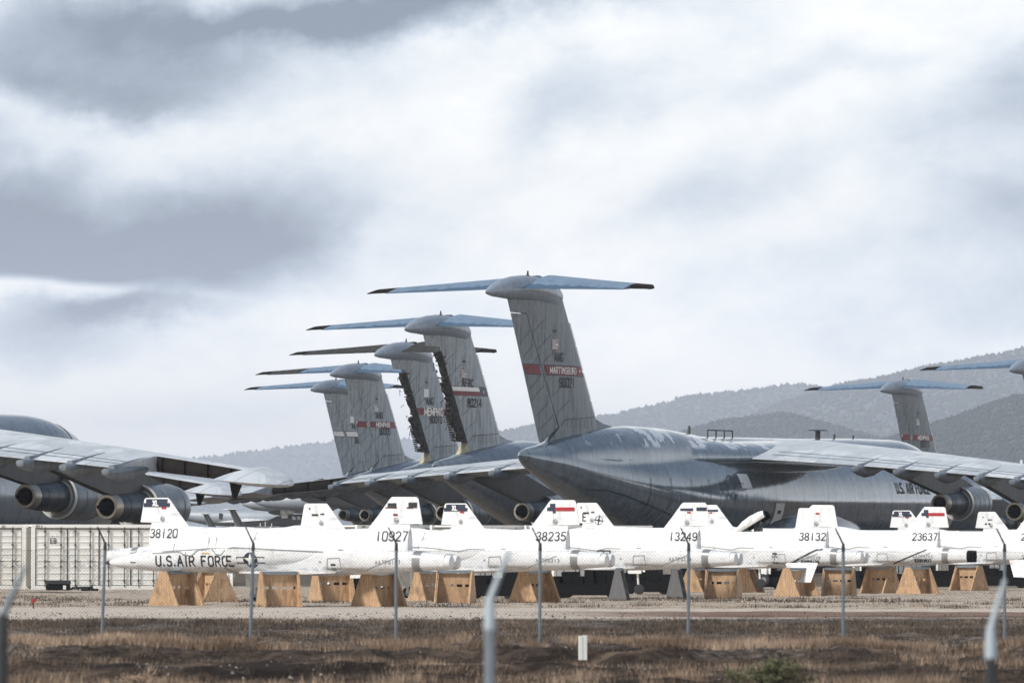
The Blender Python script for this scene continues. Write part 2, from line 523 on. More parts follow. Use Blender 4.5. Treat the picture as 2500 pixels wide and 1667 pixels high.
W6 = .56
GL = {
    '0': [_rr(0, W6, 0, 1, .2)], '1': [[(.28, 0), (.28, 1)]],
    '2': [_arc(.28, .74, .28, .26, 160, -35, 8) + [(0, 0), (W6, 0)]],
    '3': [_arc(.27, .76, .26, .24, 150, -80, 8), _arc(.27, .27, .29, .27, 80, -150, 8)],
    '4': [[(.42, 0), (.42, 1), (0, .3), (W6, .3)]],
    '5': [[(.52, 1), (.08, 1), (.04, .56)] + _arc(.27, .31, .29, .31, 120, -150, 9)],
    '6': [_arc(.28, .3, .28, .3, 0, 360, 12), [(0, .3), (0, .66)] + _arc(.28, .72, .28, .28, 180, 25, 6)],
    '7': [[(0, 1), (W6, 1), (.2, 0)]],
    '8': [_arc(.28, .75, .24, .25, 0, 360, 12), _arc(.28, .25, .28, .25, 0, 360, 12)],
    '9': [_arc(.28, .7, .28, .3, 0, 360, 12), [(W6, .7), (W6, .3)] + _arc(.28, .28, .28, .28, 0, -155, 6)],
    'A': [[(0, 0), (.30, 1), (.60, 0)], [(.11, .34), (.49, .34)]],
    'B': [[(0, 0), (0, 1), (.3, 1)] + _arc(.3, .76, .22, .24, 90, -90, 6) + [(0, .52)], [(.3, .52)] + _arc(.3, .26, .26, .26, 90, -90, 6) + [(0, 0)]],
    'C': [_arc(.28, .72, .28, .28, 20, 180, 7) + _arc(.28, .28, .28, .28, 180, 340, 7)],
    'E': [[(.5, 1), (0, 1), (0, 0), (.5, 0)], [(0, .53), (.42, .53)]],
    'F': [[(.5, 1), (0, 1), (0, 0)], [(0, .53), (.42, .53)]],
    'G': [_arc(.28, .72, .28, .28, 20, 180, 7) + _arc(.28, .28, .28, .28, 180, 360, 7) + [(.56, .46), (.32, .46)]],
    'H': [[(0, 0), (0, 1)], [(.54, 0), (.54, 1)], [(0, .52), (.54, .52)]],
    'I': [[(.12, 0), (.12, 1)]], 'L': [[(0, 1), (0, 0), (.5, 0)]],
    'M': [[(0, 0), (0, 1), (.34, .2), (.68, 1), (.68, 0)]], 'N': [[(0, 0), (0, 1), (.54, 0), (.54, 1)]],
    'O': [_rr(0, W6, 0, 1, .22)], 'P': [[(0, 0), (0, 1), (.28, 1)] + _arc(.28, .74, .26, .26, 90, -90, 6) + [(0, .48)]],
    'R': [[(0, 0), (0, 1), (.28, 1)] + _arc(.28, .74, .26, .26, 90, -90, 6) + [(0, .48)], [(.26, .48), (.56, 0)]],
    'S': [_arc(.28, .75, .27, .25, 30, 270, 9) + _arc(.28, .25, .28, .25, 90, -150, 9)],
    'T': [[(0, 1), (.56, 1)], [(.28, 1), (.28, 0)]], 'U': [[(0, 1), (0, .28)] + _arc(.28, .28, .28, .28, 180, 360, 8) + [(.56, 1)]],
    'X': [[(0, 0), (.56, 1)], [(0, 1), (.56, 0)]], 'K': [[(0, 0), (0, 1)], [(.54, 1), (0, .45)], [(.16, .58), (.56, 0)]],
    '.': [[(.06, 0), (.06, .12)]], ' ': [], '-': [[(.05, .5), (.5, .5)]],
}
ADV = {'1': .56, 'I': .24, '.': .14, ' ': .30, 'M': .68, 'A': .60}


def strokes_of(text, h, wscale=1.0, gap=.22):
    """polylines of a text, lower-left at 0,0"""
    out, x = [], 0.0
    for ch in text:
        for pl in GL.get(ch, []):
            out.append([((x + a * wscale) * h, b * h) for a, b in pl])
        x += ADV.get(ch, .56) * wscale + gap
    return out, (x - gap) * h


def ribbon(polys, w, step):
    """flat ribbons along 2-D polylines -> quads as 2-D point lists"""
    quads = []
    for pl in polys:
        for (x0, y0), (x1, y1) in zip(pl, pl[1:]):
            L = math.hypot(x1 - x0, y1 - y0)
            if L < 1e-6:
                continue
            dx, dy = (x1 - x0) / L, (y1 - y0) / L
            nx, ny = -dy * w / 2, dx * w / 2
            e = w * .35
            n = max(1, int(L / step))
            for i in range(n):
                a = -e + (L + 2 * e) * i / n
                b = -e + (L + 2 * e) * (i + 1) / n
                quads.append([(x0 + dx * a + nx, y0 + dy * a + ny), (x0 + dx * a - nx, y0 + dy * a - ny), (x0 + dx * b - nx, y0 + dy * b - ny), (x0 + dx * b + nx, y0 + dy * b + ny)])
    return quads


class Skin:
    """projects flat marks sideways on to a body; side -1 = starboard (x runs to the right), +1 = port (x runs to the left)"""
    def __init__(s, mbs, side, rise=.02):
        vs, fs = [], []
        for mb in mbs:
            o = len(vs)
            vs += [Vector(p) for p in mb.v]
            fs += [tuple(i + o for i in f) for f in mb.f]
        s.b = BVHTree.FromPolygons(vs, fs)
        s.side, s.rise = side, rise
    def p(s, x, z):
        h = s.b.ray_cast(Vector((x, s.side * 20, z)), Vector((0, -s.side, 0)))
        if h[0] is None:
            return None
        n = h[1]
        if n.y * s.side < 0:
            n = -n
        return h[0] + n * s.rise + Vector((0, s.side * .004, 0))
    def quads(s, mb, qs):
        for q in qs:
            ps = [s.p(*c) for c in q]
            if None in ps:
                continue
            if max((a - b).length for a in ps for b in ps) > 3 * max(.15, max(math.hypot(a[0] - b[0], a[1] - b[1]) for a in q for b in q)):
                continue
            mb.add(ps, [(0, 1, 2, 3)])
        return mb
    def text(s, mb, text, x, z, h, w, wscale=1.0, gap=.22, center=True, step=.12, slant=0.0, serif=False):
        pl, L = strokes_of(text, h, wscale, gap)
        d = -s.side
        off = -L / 2 if center else 0
        if serif:
            ex = []
            for q in pl:
                for e in (q[0], q[-1]):
                    if e[1] < .02 * h or e[1] > .98 * h:
                        ex.append([(e[0] - .10 * h, e[1]), (e[0] + .10 * h, e[1])])
            s.quads(mb, [[(x + d * (a + off), z + b) for a, b in q] for q in ribbon(ex, w * .5, step)])
        return s.quads(mb, [[(x + d * (a + off), z + b - slant * a) for a, b in q] for q in ribbon(pl, w, step)])
    def line(s, mb, pts, w, step=.15):
        return s.quads(mb, ribbon([pts], w, step))
    def rect(s, mb, x0, x1, z0, z1, step=.25, sh=0.0):
        nx, nz = max(1, int(abs(x1 - x0) / step)), max(1, int(abs(z1 - z0) / step))
        qs = []
        for i in range(nx):
            for j in range(nz):
                f = lambda a, b: (lerp(x0, x1, a / nx) + sh * (b / nz), lerp(z0, z1, b / nz))
                qs.append([f(i, j), f(i + 1, j), f(i + 1, j + 1), f(i, j + 1)])
        return s.quads(mb, qs)
    def disc(s, mb, cx, cz, r, n=28, r0=0.0, sx=1.0, k=3):
        for j in range(k):
            ra, rb = lerp(r0, r, j / k), lerp(r0, r, (j + 1) / k)
            qs = []
            for i in range(n):
                a, b = 2 * math.pi * i / n, 2 * math.pi * (i + 1) / n
                qs.append([(cx + sx * ra * math.cos(a), cz + ra * math.sin(a)), (cx + sx * rb * math.cos(a), cz + rb * math.sin(a)), (cx + sx * rb * math.cos(b), cz + rb * math.sin(b)), (cx + sx * ra * math.cos(b), cz + ra * math.sin(b))])
            s.quads(mb, qs)
        return mb
    def star(s, mb, cx, cz, r):
        pts = []
        for i in range(10):
            q = r if i % 2 == 0 else r * .382
            pts.append((cx + q * math.sin(R(36 * i)), cz + q * math.cos(R(36 * i))))
        qs = []
        for i in range(10):
            a, b = pts[i], pts[(i + 1) % 10]
            m1, m2 = ((a[0] + cx) / 2, (a[1] + cz) / 2), ((b[0] + cx) / 2, (b[1] + cz) / 2)
            qs += [[a, b, m2, m1], [m1, m2, (cx + .001, cz), (cx, cz + .001)]]
        return s.quads(mb, qs)
# ------------------------------------------------------------------ the big four-engine transport jet
# local axes: x forward from the tail-cone tip, y to port, z up from the ground
FUS = [(0, 8.0, .03, 8.0, .03), (.35, 7.98, .30, 7.98, .30), (1, 7.88, .56, 7.9, .5), (2, 7.76, .84, 7.85, .75), (3, 7.66, 1.05, 7.8, .92), (5, 7.42, 1.42, 7.82, 1.30),
       (7.5, 7.0, 1.78, 7.85, 1.68), (10, 6.65, 2.12, 7.86, 1.95), (13, 6.22, 2.55, 7.85, 2.18), (17, 5.75, 3.05, 7.80, 2.38), (21, 5.45, 3.38, 7.70, 2.40),
       (25, 5.3, 3.56, 7.55, 2.32), (29, 5.25, 3.6, 7.42, 2.20), (35, 5.25, 3.6, 7.45, 2.22), (45, 5.25, 3.6, 7.45, 2.27), (50, 5.25, 3.6, 7.5, 2.3), (56, 5.25, 3.6, 7.55, 2.33),
       (62, 5.25, 3.58, 7.55, 2.33), (64.2, 5.22, 3.48, 7.5, 2.25), (66.3, 5.15, 3.2, 7.3, 1.98), (68.3, 5.0, 2.7, 6.95, 1.55), (70.3, 4.7, 1.95, 6.1, 1.1), (71.7, 4.42, 1.0, 4.9, .7), (72.4, 4.25, .08, 4.3, .08)]


def fus_ring(x, n=72, grow=0.0, a0=0.0, a1=360.0):
    xs = [q[0] for q in FUS]
    c1, r1, c2, r2 = (float(smooth_interp(xs, [q[k] for q in FUS], x)) for k in (1, 2, 3, 4))
    zc = (c1 + c2) / 2
    out = []
    full = a1 - a0 >= 359.9
    m = n if full else n + 1
    for i in range(m):
        a = R(a0 + (a1 - a0) * i / n)
        best = 0.0
        for c, r in ((c1, r1), (c2, r2)):
            d = c - zc
            q = r * r - (d * math.cos(a)) ** 2
            if q >= 0:
                best = max(best, d * math.sin(a) + math.sqrt(q))
        best += grow
        out.append((x, -best * math.cos(a), zc + best * math.sin(a)))
    return out


def fus_mb():
    mb = MB()
    xs = sorted(set([0, .15, .35, .65, 1, 1.5, 2] + [float(v) for v in np.arange(3, 64, 1.0)] + [64, 65, 66, 67, 68, 69, 70, 71, 71.7, 72.1, 72.4]))
    return mb.rings([fus_ring(x) for x in xs])


def foil(u, t):
    """half thickness of a wing section at chord fraction u"""
    return 5 * t * (.2969 * math.sqrt(u) - .126 * u - .3516 * u * u + .2843 * u ** 3 - .1036 * u ** 4)


US = [0, .008, .03, .07, .13, .22, .33, .45, .58, .72, .86, 1.0]


def wing_ring(y, xle, ch, zte, inc, t, u0=0.0, u1=1.0, dih=0.0):
    """closed section; zte is the height of the trailing edge"""
    us = [u0 + (u1 - u0) * q for q in US]
    c, s_ = math.cos(R(inc)), math.sin(R(inc))
    P = []
    for u in us[::-1]:
        P.append((u, foil(u, t) * 1.25 + .0022))
    for u in us[1:] if u0 == 0 else us:
        P.append((u, -foil(u, t) * .75 - .0022))
    out = []
    for u, w in P:
        dx = (1 - u) * ch
        out.append((xle - ch * c + dx * c - w * ch * s_ * 0, y, zte + dx * s_ + w * ch))
    return out


YT = 37.2


def wing_par(y):
    f = (y - 3.3) / (YT - 3.3)
    te = lerp(30.1, 24.4, f)
    le = lerp(43.9, 28.9, f)
    if y < 3.3:
        le = 43.9 + (3.3 - y) * .15
        te = 30.1
    inc = lerp(2.9, 1.8, f)
    zte = 8.1 - 1.8 * f - .9 * f * f if f > 0 else 8.1
    return le, le - te, zte, inc, lerp(.105, .125, max(0, f))


def wing_seg(ys, u0=0.0, u1=1.0, narrow=None):
    rs = []
    for y in ys:
        le, ch, zte, inc, t = wing_par(y)
        if narrow and y > narrow[0]:
            q = math.sqrt(max(0.0, 1 - ((y - narrow[0]) / (narrow[1] - narrow[0])) ** 2))
            q = max(q, .04)
            mid = le - ch * .45
            le2 = mid + (le - mid) * q
            te2 = mid + (le - ch - mid) * q
            zte += (te2 - (le - ch)) * math.sin(R(inc))
            le, ch, t = le2, le2 - te2, t * (1.55 if q > .3 else 1.2)
        rs.append(wing_ring(y, le, ch, zte, inc, t, u0, u1))
    return MB().rings(rs)


UCUT = .43


def wing_parts():
    w = wing_seg([0, 2.4, 3.3, 5, 8, 12, 16, 20, 24, 27.7])
    outer = wing_seg([27.7, 30, 32, 33.9], 0, UCUT)
    w.add(outer.v, outer.f)
    tip = wing_seg([33.9, 34.7, 35.4, 36.1, 36.6, 36.95, 37.15, 37.2], narrow=(34.3, 37.23))
    fl = MB()
    # flap hinge ridges: thin raised battens on the upper skin
    for y0, y1, u in ((4.2, 27.4, .80), (4.2, 27.4, .885)):
        rs = []
        for i in range(13):
            y = lerp(y0, y1, i / 12)
            le, ch, zte, inc, t = wing_par(y)
            s_ = math.sin(R(inc))
            ring = []
            for du, dz in ((-.0035, .0), (-.0035, .03), (.0035, .03), (.0035, .0)):
                uu = u + du
                ring.append((le - uu * ch, y, zte + (1 - uu) * ch * s_ + (foil(uu, t) * 1.25 + .0022) * ch + dz))
            rs.append(ring)
        fl.rings(rs)
    spar = MB()
    ys = [27.75 + i * .41 for i in range(16)]
    for i, y in enumerate(ys[:-1]):
        for yy in (y, y + .33):
            pass
        a, b = y, y + .41
        ra, rb = [], []
        for q, rr in ((a, ra), (b, rb)):
            le, ch, zte, inc, t = wing_par(q)
            x = le - UCUT * ch
            z = zte + (1 - UCUT) * ch * math.sin(R(inc))
            rr += [(x - .03, q, z + foil(UCUT, t) * 1.25 * ch), (x - .10, q, z), (x - .03, q, z - foil(UCUT, t) * .75 * ch)]
        spar.strip([ra, rb])
        x, z = ra[1][0], ra[1][2]
        if i % 4 == 1:
            spar.box(x - .12, x + .05, a - .025, a + .025, ra[2][2] + .02, ra[0][2] - .02)
    hang = MB()                                   # the aileron end fitting that still hangs at the tip
    le, ch, zte, inc, t = wing_par(34.2)
    x = le - ch * .72
    hang.prism([(x - .2, zte - .02), (x + 1.2, zte + .05), (x + .35, zte - .95), (x + .15, zte - .95)], 34.1, 34.22)
    return w, tip, fl, spar, hang


FAIR_Y = [12.3, 15.6, 18.9, 22.0, 24.8, 27.55]


def flap_fairing(y, sc):
    le, ch, zte, inc, t = wing_par(y)
    te = le - ch
    mb = MB()
    s_ = math.sin(R(inc))
    secs = [(-1.2, .22, .16, -.10), (-1.12, .28, .26, -.12), (-.4, .32, .40, -.16), (.6, .33, .52, -.20), (1.8, .32, .50, -.16), (3.2, .24, .32, -.05), (4.4, .1, .10, .02)]
    rs = []
    for dx, hw, hz, dz in secs:
        x = te + dx * sc
        zc = zte + max(0, dx * sc) * s_ + dz * sc - .12
        rs.append([(x, y + hw * sc * math.copysign(abs(math.cos(a)) ** .75, math.cos(a)), zc + hz * sc * math.copysign(abs(math.sin(a)) ** .8, math.sin(a)) * (.75 if math.sin(a) > 0 else 1.0)) for a in [2 * math.pi * k / 14 for k in range(14)]])
    mb.rings(rs)
    # the fairing's ridge carries on over the flap
    rr = []
    for i in range(6):
        x = te - .35 + i * .72
        u = min(1.0, (le - x) / ch)
        z = zte + (1 - u) * ch * s_ + (foil(u, t) * 1.25) * ch
        w_ = .20 * (1 - i / 7)
        rr.append([(x, y - w_, z - .05), (x, y - w_ * .6, z + .13 * (1 - i / 6)), (x, y + w_ * .6, z + .13 * (1 - i / 6)), (x, y + w_, z - .05)])
    mb.rings(rr)
    return mb


def engine_meshes():
    cowl = MB().lathe([(3.55, 1.19), (3.58, 1.215), (4.0, 1.25), (4.9, 1.29), (5.9, 1.285), (6.7, 1.24), (7.1, 1.17), (7.22, 1.10), (7.15, 1.03), (6.8, 1.0), (6.0, 1.02)], 48, cap0=False, cap1=False)
    for x in (4.6, 5.25, 5.5, 6.35):
        cowl.lathe([(x - .02, 1.27), (x - .02, 1.296), (x + .02, 1.298), (x + .02, 1.27)], 48, cap0=False, cap1=False)
    duct = MB().lathe([(3.66, 1.165), (3.66, .84)], 48, cap0=False, cap1=False).lathe([(3.62, 1.165), (4.6, 1.10)], 48, cap0=False, cap1=False)
    duct.lathe([(6.0, 1.02), (5.9, .3), (5.9, .01)], 48, cap0=False, cap1=True)
    rim = MB().lathe([(3.56, 1.225), (3.44, 1.235), (3.42, 1.15), (3.64, 1.14)], 48, cap0=False, cap1=False).lathe([(3.46, .855), (3.42, .875), (3.62, .90)], 48, cap0=False, cap1=False)
    core = MB().lathe([(.62, .69), (.66, .71), (1.5, .77), (2.4, .82), (3.2, .855), (3.7, .86), (4.4, .85)], 48, cap0=False, cap1=False)
    for x, r in ((1.35, .76), (2.35, .815)):
        core.lathe([(x - .015, r - .02), (x - .015, r + .014), (x + .015, r + .016), (x + .015, r - .02)], 48, cap0=False, cap1=False)
    noz = MB().lathe([(.64, .705), (.35, .685), (.32, .67), (.02, .655), (0, .64), (0, .50), (.03, .49), (.6, .46), (.9, .44)], 48, cap0=False, cap1=False)
    plug = MB().lathe([(-1.05, .012), (-.95, .06), (-.6, .19), (-.2, .31), (.2, .385), (.6, .41), (.85, .445), (.9, .46)], 36)
    return cowl.mesh('fan_cowl', C5_NAC, 35), duct.mesh('fan_duct', DUCT, 35), rim.mesh('fan_rim', RIM, 35), core.mesh('core_cowl', C5_CORE, 35), noz.mesh('exhaust_nozzle', NOZ, 35), plug.mesh('exhaust_plug', DARK, 60)


ENG = {'in': (42.8, 12.2, 5.02), 'out': (39.3, 19.35, 4.42)}


def pylon_mb(k):
    xe, ye, ze = ENG[k]
    le, ch, zte, inc, t = wing_par(ye)
    def under(x):
        u = (le - x) / ch
        return zte + (1 - u) * ch * math.sin(R(inc)) - foil(max(0, u), t) * .70 * ch - ze
    xa = le - ch * .72
    poly = [(xa - xe, under(xa) + .1), (.15, .62), (.7, .60), (3.5, .88), (3.6, 1.05), (5.4, 1.22), (5.9, 1.24), (le - xe + .25, under(le) + .25), (le - xe - 2, under(le - 2) + .25)]
    mb = MB()
    n = len(poly)
    c = (2.0, 1.4)
    rs = []
    for y, sc in ((-.26, 1), (.26, 1)):
        rs.append([(p[0], y, p[1]) for p in poly])
    mb.rings(rs)
    return mb


def fin_te(z): return 3.1 - .51 * (z - 8.74)
def fin_le(z): return 11.5 - .632 * (z - 10.24)
def fin_hf(z): return lerp(.31, .23, min(1, max(0, (z - 9.9) / 7.8)))
def fin_t(z): return lerp(.098, .088, (z - 9) / 9)


def fin_ring(z, u0, u1, sc=1.0, n=11):
    le, te = fin_le(z), fin_te(z)
    ch = le - te
    us = [u0 + (u1 - u0) * (q if u0 == 0 else i / (len(US) - 1)) for i, q in enumerate(US)]
    P = [(u, foil(u, fin_t(z)) * sc + .004) for u in us]
    out = [(le - u * ch, w * ch, z) for u, w in P]
    back = P[::-1] if u0 > 0 else P[:0:-1]
    return out + [(le - u * ch, -w * ch, z) for u, w in back]


def fin_parts():
    zs = [8.0, 8.9, 9.9, 11, 13, 15, 17, 17.6, 18.5]
    fin = MB().rings([fin_ring(z, 0, 1 - fin_hf(z)) for z in zs])
    fin.rings([fin_ring(z, 1 - fin_hf(z) + .002, 1) for z in (17.42, 17.9, 18.5)])
    # the wedge below the rudder, leaving a slanted joint
    wedge = MB()
    rs = []
    for z in (8.3, 8.8, 9.3, 9.85):
        u1 = lerp(1.0, 1 - fin_hf(z) + .01, (z - 8.3) / 1.55)
        rs.append(fin_ring(z, 1 - fin_hf(z) + .002, max(u1, 1 - fin_hf(z) + .006)))
    wedge.rings(rs)
    # dorsal fillet in front of the fin
    fil = MB().rings([[(14.8, 0.03, 9.98), (14.8, -.03, 9.98), (14.8, 0, 10.05)], [(12.8, .16, 9.9), (12.8, -.16, 9.9), (12.8, 0, 10.28)], [(11.0, .30, 9.8), (11.0, -.30, 9.8), (11.0, 0, 10.75)], [(9.8, .3, 9.7), (9.8, -.3, 9.7), (9.8, 0, 11.6)]])
    fin.add(fil.v, fil.f)
    # front cap where the fin meets the bullet
    cap = MB().rings([[(lerp(7.1, 6.2, f) + .55 * f * a, lerp(.02, .42, math.sqrt(abs(1 - a))) * b, 16.6 + 1.7 * f) for a, b in ((1, 0), (.6, 1), (-.4, 1), (-1.2, .9), (-1.2, -.9), (-.4, -1), (.6, -1))] for f in (0, .35, .7, 1)])
    zr = [9.0 + .0, 9.95, 11, 13, 15, 17.38]
    rud = MB()
    rs = []
    for z in np.linspace(8.85, 17.36, 9):
        z = float(z)
        u0 = 1 - fin_hf(z) + .008
        if z < 9.95:
            u0 = lerp(1.0 - .02, 1 - fin_hf(9.95) + .008, (z - 8.85) / 1.1)
        rs.append(fin_ring(z, u0, 1.0, .97))
    rud.rings(rs)
    return fin, wedge, rud


def torn_rudder(seed):
    r = random.Random(seed)
    mb = MB()
    z = 9.95
    rs = []
    u1 = .92
    while z < 17.2:
        u0 = 1 - fin_hf(z) + .004
        f = (z - 9.95) / 7.3
        tgt = .875 if f < .45 else .845
        u1 = .5 * u1 + .5 * (tgt + r.uniform(-.06, .05))
        if r.random() < .12:
            u1 -= .06
        u1 = max(u1, u0 + .05)
        le, ch = fin_le(z), fin_le(z) - fin_te(z)
        w = .30
        rs.append([(le - u0 * ch, w, z), (le - lerp(u0, u1, .45) * ch, w * .9, z), (le - u1 * ch, w * r.uniform(.3, .7), z), (le - u1 * ch, -w * r.uniform(.3, .7), z), (le - lerp(u0, u1, .45) * ch, -w * .9, z), (le - u0 * ch, -w, z)])
        z += r.uniform(.10, .30)
    mb.rings(rs)
    for i in range(34):                           # ribs, stringers and loose cables
        z = r.uniform(10.1, 17.0)
        le, ch = fin_le(z), fin_le(z) - fin_te(z)
        u = r.uniform(.74, .93)
        x = le - u * ch
        mb.box(x - r.uniform(.15, .7), x + .1, -.42, -.38 + r.uniform(0, .06), z, z + r.uniform(.05, .12))
    for i in range(9):
        z = r.uniform(10.1, 16.5)
        x = fin_te(z) + r.uniform(.1, .5)
        mb.tube([(x, -.2, z), (x - r.uniform(.1, .5), -.25, z + r.uniform(-.3, .3)), (x - r.uniform(.3, .9), -.3, z - r.uniform(.0, .6))], .025, 5)
    panel = MB()                                   # a corrugated skin panel left on the lower rudder
    for z0, z1 in ((10.0, 12.4),):
        n = 12
        for i in range(n):
            z = lerp(z0, z1, i / n)
            x = fin_te(z) - .05
            panel.box(x + .10, x + .75, -.30, -.24, z, z + (z1 - z0) / n * .72)
    mb.add(panel.v, panel.f)
    return mb


BUL = [(-5.03, 18.63, .02, .02), (-4.7, 18.66, .20, .19), (-3.9, 18.78, .42, .40), (-2.7, 18.93, .62, .57), (-1.2, 19.02, .78, .70), (.4, 19.08, .85, .76), (2.2, 19.03, .84, .78), (3.8, 18.86, .82, .80), (4.9, 18.72, .72, .70), (5.6, 18.66, .50, .48), (5.9, 18.65, .12, .12)]


def bullet_mb():
    return MB().rings([[(x, ry * math.cos(a), zc + rz * math.sin(a)) for a in [2 * math.pi * k / 28 for k in range(28)]] for x, zc, rz, ry in BUL])


def tp_par(y):
    f = (y - .5) / 9.95
    te, ch = lerp(-.95, -2.85, f), lerp(5.5, 2.25, f)
    return te + ch * .985, ch, lerp(18.98, 18.68, f), lerp(9.2, 8.0, f), lerp(.10, .095, f)


def tp_seg(y0, y1, u1=1.0, taper=False):
    rs = []
    for i in range(5):
        y = lerp(y0, y1, i / 4)
        le, ch, zte, inc, t = tp_par(y)
        if taper and i == 4:
            le, ch, t = le - ch * .25, ch * .55, t * .6
        rs.append(wing_ring(y, le, ch, zte, inc, t, 0, u1))
    return MB().rings(rs)


def sup_ring0(x, zc, hz, hy, n=40):
    out = []
    for k in range(n):
        a = 2 * math.pi * k / n
        c, s_ = math.cos(a), math.sin(a)
        out.append((x, hy * math.copysign(abs(c) ** .9, c), zc + hz * math.copysign(abs(s_) ** .9, s_)))
    return out


def build_c5_data():
    d = {}
    f = fus_mb()
    pods = MB()
    for sgn in (1, -1):
        pods.rings([[(x, sgn * (2.7 + r * .95 * math.cos(a)), 2.75 + r * 1.05 * math.sin(a)) for a in [2 * math.pi * k / 24 for k in range(24)]] for x, r in ((32.4, .05), (32.8, .55), (33.8, 1.05), (35.5, 1.4), (38, 1.6), (42, 1.6), (45, 1.45), (48, 1.1), (50, .6), (51, .05))])
    d['fus_mb'] = f
    d['fuselage'] = f.mesh('fuselage', C5_BODY2, 30)
    d['fuselage_peel'] = f.mesh('fuselage', C5_BODY, 30)
    wf = MB().rings([[(x, hw * math.copysign(abs(math.cos(q)) ** .9, math.cos(q)), zc + (tp if math.sin(q) > 0 else bt) * math.copysign(abs(math.sin(q)) ** .9, math.sin(q))) for q in [2 * math.pi * k / 40 for k in range(40)]]
                      for x, zc, tp, bt, hw in ((19, 7.85, 1.5, .4, 2.0), (22, 7.9, 1.6, .5, 2.33), (25, 7.95, 1.55, .5, 2.62), (28, 8.0, 1.45, .5, 3.0), (30.5, 8.05, 1.35, .5, 3.3), (34, 8.1, 1.35, .6, 3.5), (40, 8.2, 1.35, .7, 3.5), (45, 8.2, 1.3, .8, 3.2), (48, 8.1, 1.35, .8, 2.7), (52, 7.9, 1.5, .8, 2.2))])
    d['wfair'] = wf.mesh('wing_fairing', C5_BODY, 60)
    d['pods'] = pods.mesh('gear_fairing', C5_BODY2, 40)
    ws = MB().strip([fus_ring(x, 20, .03, 28, 152) for x in (65.6, 66.3, 67.1, 67.8)])
    d['windshield'] = ws.mesh('windshield', WPATCH, 60)
    w, tip, fl, spar, hang = wing_parts()
    for k, mb, m, sm in (('wing', w, C5_WING, 30), ('tip', tip, C5_WING, 60), ('flap', fl, C5_NAC, None), ('spar', spar, SPAR, None), ('hang', hang, SPAR, None)):
        d[k, 1] = mb.mesh(k, m, sm)
        d[k, -1] = mirror_y(mb).mesh(k, m, sm)
    for i, y in enumerate(FAIR_Y):
        mb = flap_fairing(y, lerp(1.0, .86, i / 5))
        d['fair', i, 1] = mb.mesh('flap_fairing', C5_NAC, 50)
        d['fair', i, -1] = mirror_y(mb).mesh('flap_fairing', C5_NAC, 50)
    d['eng'] = engine_meshes()
    for k in ENG:
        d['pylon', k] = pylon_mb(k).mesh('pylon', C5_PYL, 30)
    fin, wedge, rud = fin_parts()
    d['fin_mb'], d['rud_mb'] = fin, rud
    for k, m in ((0, C5_FIN), (1, C5_FIN2)):
        d['fin', k] = fin.mesh('tail_fin', m, 30)
        d['wedge', k] = wedge.mesh('fin_wedge', m, 30)
        d['rudder', k] = rud.mesh('rudder', m, 30)
    d['wedge_bare'] = wedge.mesh('fin_wedge', PRIMER, 30)
    d['torn', 0] = torn_rudder(3).mesh('stripped_rudder', TORN, None)
    d['torn', 1] = torn_rudder(8).mesh('stripped_rudder', TORN, None)
    d['bullet'] = bullet_mb().mesh('tail_bullet', C5_BULLET, 60)
    ant = MB().tube([(1.2, 0, 19.8), (1.2, 0, 20.25)], .10, 8, .05).box(.95, 1.45, -.05, .05, 19.8, 19.95)
    d['antenna'] = ant.mesh('antenna', STEELD)
    for k, mb in (('tp_in', tp_seg(.5, 5.4)), ('tp_out', tp_seg(5.4, 8.7)), ('tp_tip', tp_seg(8.7, 10.45, .52, True))):
        for sg in (1, -1):
            q = mb if sg == 1 else mirror_y(mb)
            if k != 'tp_tip':
                d[k, sg, 0] = q.mesh('tailplane', C5_TAIL, 30)
                d[k, sg, 1] = q.mesh('tailplane', TORN, 30)
            else:
                d[k, sg] = q.mesh('tailplane_tip', SPAR, 30)
    g = MB()
    for dx in (-1.0, .25, 1.5):
        for dy in (-.55, .55):
            g.lathe([(-.3 + 0, .01)], 3) if False else None
            n = 20
            rs = []
            for yy, r in ((-.2, .45), (-.18, .62), (.18, .62), (.2, .45)):
                rs.append([(dx + r * math.cos(2 * math.pi * k / n), dy + yy, .62 + r * math.sin(2 * math.pi * k / n)) for k in range(n)])
            g.rings(rs)
    g.box(-1.2, 1.8, -.1, .1, .52, .72).tube([(.25, 0, .7), (.25, 0, 3.0)], .2)
    d['gear'] = g.mesh('landing_gear', RUB)
    return d


C5 = build_c5_data()
TH = R(63.5)


